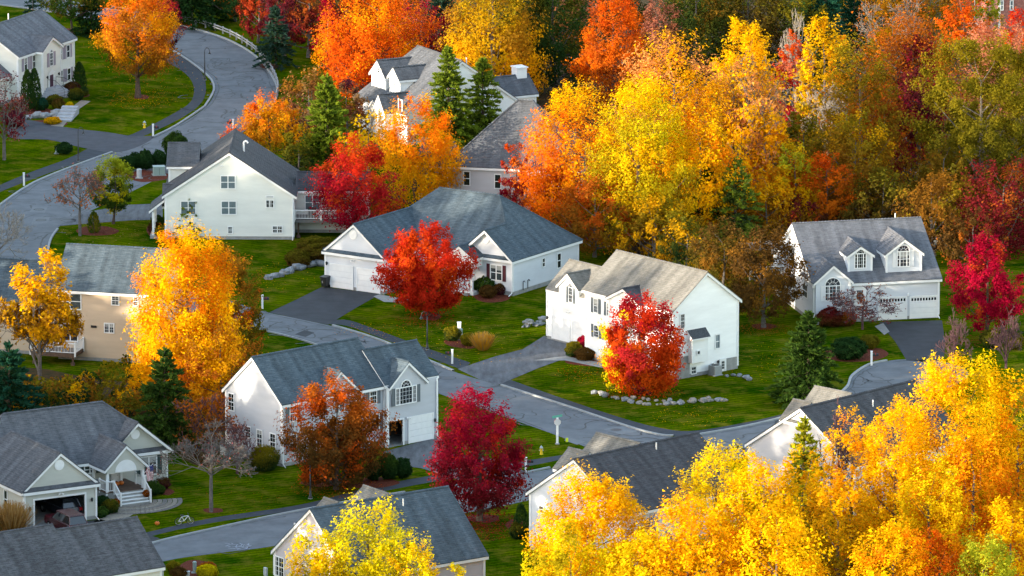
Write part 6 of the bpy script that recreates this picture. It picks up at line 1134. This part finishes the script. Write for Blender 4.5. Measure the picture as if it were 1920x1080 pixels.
# cars at the sage garage
def car(name,w,rz,paint,label,rear=True,suv=True):
    r=empty(name,w,rz,label=label,cat='car'); L,Wd=4.6,1.84; hb=1.02 if suv else .95; ht=1.68 if suv else 1.42
    prof=[(-2.3,.35),(-2.32,.75),(-2.25,hb),(-1.1 if not suv else -1.15,hb+.02),(-.9,hb),(1.95,hb+.02),(2.24,hb-.02),(2.32,.7),(2.28,.35)]
    b=MB(); n=len(prof)
    def ring_(y,ins): return [(x*(1-ins*.02),y,z if z<.5 else z-ins*.06) for x,z in prof]
    secs=[ring_(-Wd/2+.06,1),ring_(-Wd/2,0.0),ring_(-Wd/2+.0,0)][:2]+[ring_(Wd/2,0),ring_(Wd/2-.06,1)]
    secs=[ring_(-Wd/2,1),ring_(-Wd/2+.1,0),ring_(Wd/2-.1,0),ring_(Wd/2,1)]
    for a,c in zip(secs,secs[1:]):
        for i in range(n): j=(i+1)%n; b.face([a[i],c[i],c[j],a[j]])
    b.face(secs[0]); b.face(secs[-1][::-1]); b.build('body',paint,r)
    x0,x1=(-1.15,2.15) if suv else (-1.0,1.75); base=[(x0,-.82,hb-.02),(x1,-.82,hb-.02),(x1,.82,hb-.02),(x0,.82,hb-.02)]; tx0,tx1=(x0+.75,x1-.35) if suv else (x0+.8,x1-.65); top=[(tx0,-.62,ht),(tx1,-.62,ht),(tx1,.62,ht),(tx0,.62,ht)]
    MB().prism(top,base).build('glasshouse',GLASS,r); MB().prism([(x,y,ht+.05) for x,y,z in [(tx0-.1,-.66,0),(tx1+.08,-.66,0),(tx1+.08,.66,0),(tx0-.1,.66,0)]],[(x,y,ht-.03) for x,y,z in [(tx0-.14,-.7,0),(tx1+.12,-.7,0),(tx1+.12,.7,0),(tx0-.14,.7,0)]]).build('roof',paint,r)
    b=MB()
    for i in range(4): b.bar(base[i],top[i],.045,4)
    b.build('pillars',paint,r)
    for x in (-1.42,1.38):
        for y in (-.86,.86): t=MB().bar((x,y-.1,.34),(x,y+.1,.34),.34,16).build('wheel',TYRE,r); MB().bar((x,y-.112,.34),(x,y+.112,.34),.2,10).build('rim',RIMM,t)
    for y in (-1,1): MB().box(2.20,2.33,min(y*.62,y*.9),max(y*.62,y*.9),.72,.98).build('tail_lamp',TAIL,r); MB().box(-2.34,-2.2,min(y*.6,y*.88),max(y*.6,y*.88),.66,.82).build('head_lamp',RIMM,r)
    MB().box(2.33,2.35,-.26,.26,.55,.70).build('number_plate',WHITE,r); MB().box(2.2,2.36,-.9,.9,.34,.5).build('bumper',DKPL,r); return r
c=Hs.world(4.75,2.9,.03); car('parked_car',(c[0],c[1],.03),Hs.th-math.pi/2,CARBLUE,'dark blue car parked tail out inside the open sage garage')
c=Hs.world(2.6,-2.6,.02); car('parked_car',(c[0],c[1],.02),Hs.th-math.pi/2,CARRED,'maroon car parked outside on the driveway of the sage ranch')
# bicycle leaning on its stand at the path
c=at(346,984); r=empty('bicycle',(c[0],c[1],0),.25,label='small bicycle standing at the edge of the lower path',cat='bicycle')
def wheel(x):
    b=MB(); k=20; R_=.31; pts=[(x+R_*math.cos(2*math.pi*i/k),0,R_+R_*math.sin(2*math.pi*i/k)) for i in range(k+1)]; b.path(pts,.028,5); t=b.build('wheel',TYRE,r); b=MB(); 
    for i in range(10): a=2*math.pi*i/10; b.bar((x,0,R_),(x+R_*.93*math.cos(a),0,R_+R_*.93*math.sin(a)),.006,3)
    b.path([(x+R_*.9*math.cos(2*math.pi*i/k),0,R_+R_*.9*math.sin(2*math.pi*i/k)) for i in range(k+1)],.012,4); b.build('rim',RIMM,t)
wheel(-.5); wheel(.5); WB=mat('white_bicycle_paint',(.7,.7,.72),.4,.5); b=MB(); A=(-.5,0,.31);B_=(-.05,0,.33);D=(-.2,0,.72);E=(.33,0,.75)
for p,q in ((A,B_),(A,D),(B_,D),(B_,E),(D,E),(E,(.5,0,.31))): b.bar(p,q,.028,6)
b.build('frame',WB,r); MB().box(-.34,-.08,-.08,.08,.78,.84).bar((-.2,0,.72),(-.2,0,.79),.02,6).build('saddle',BLACK,r); MB().bar((.33,0,.75),(.30,0,.92),.02,6).bar((.30,-.27,.94),(.30,.27,.94),.018,6).build('handlebar',BLACK,r); MB().lathe([(.09,-.01),(.09,.01)],(-.05,.03,.33),10).build('crank',BLACK,r)
for o in bpy.data.objects:
    if o.type=='MESH' and not o.data.materials: print('nomat',o.name)
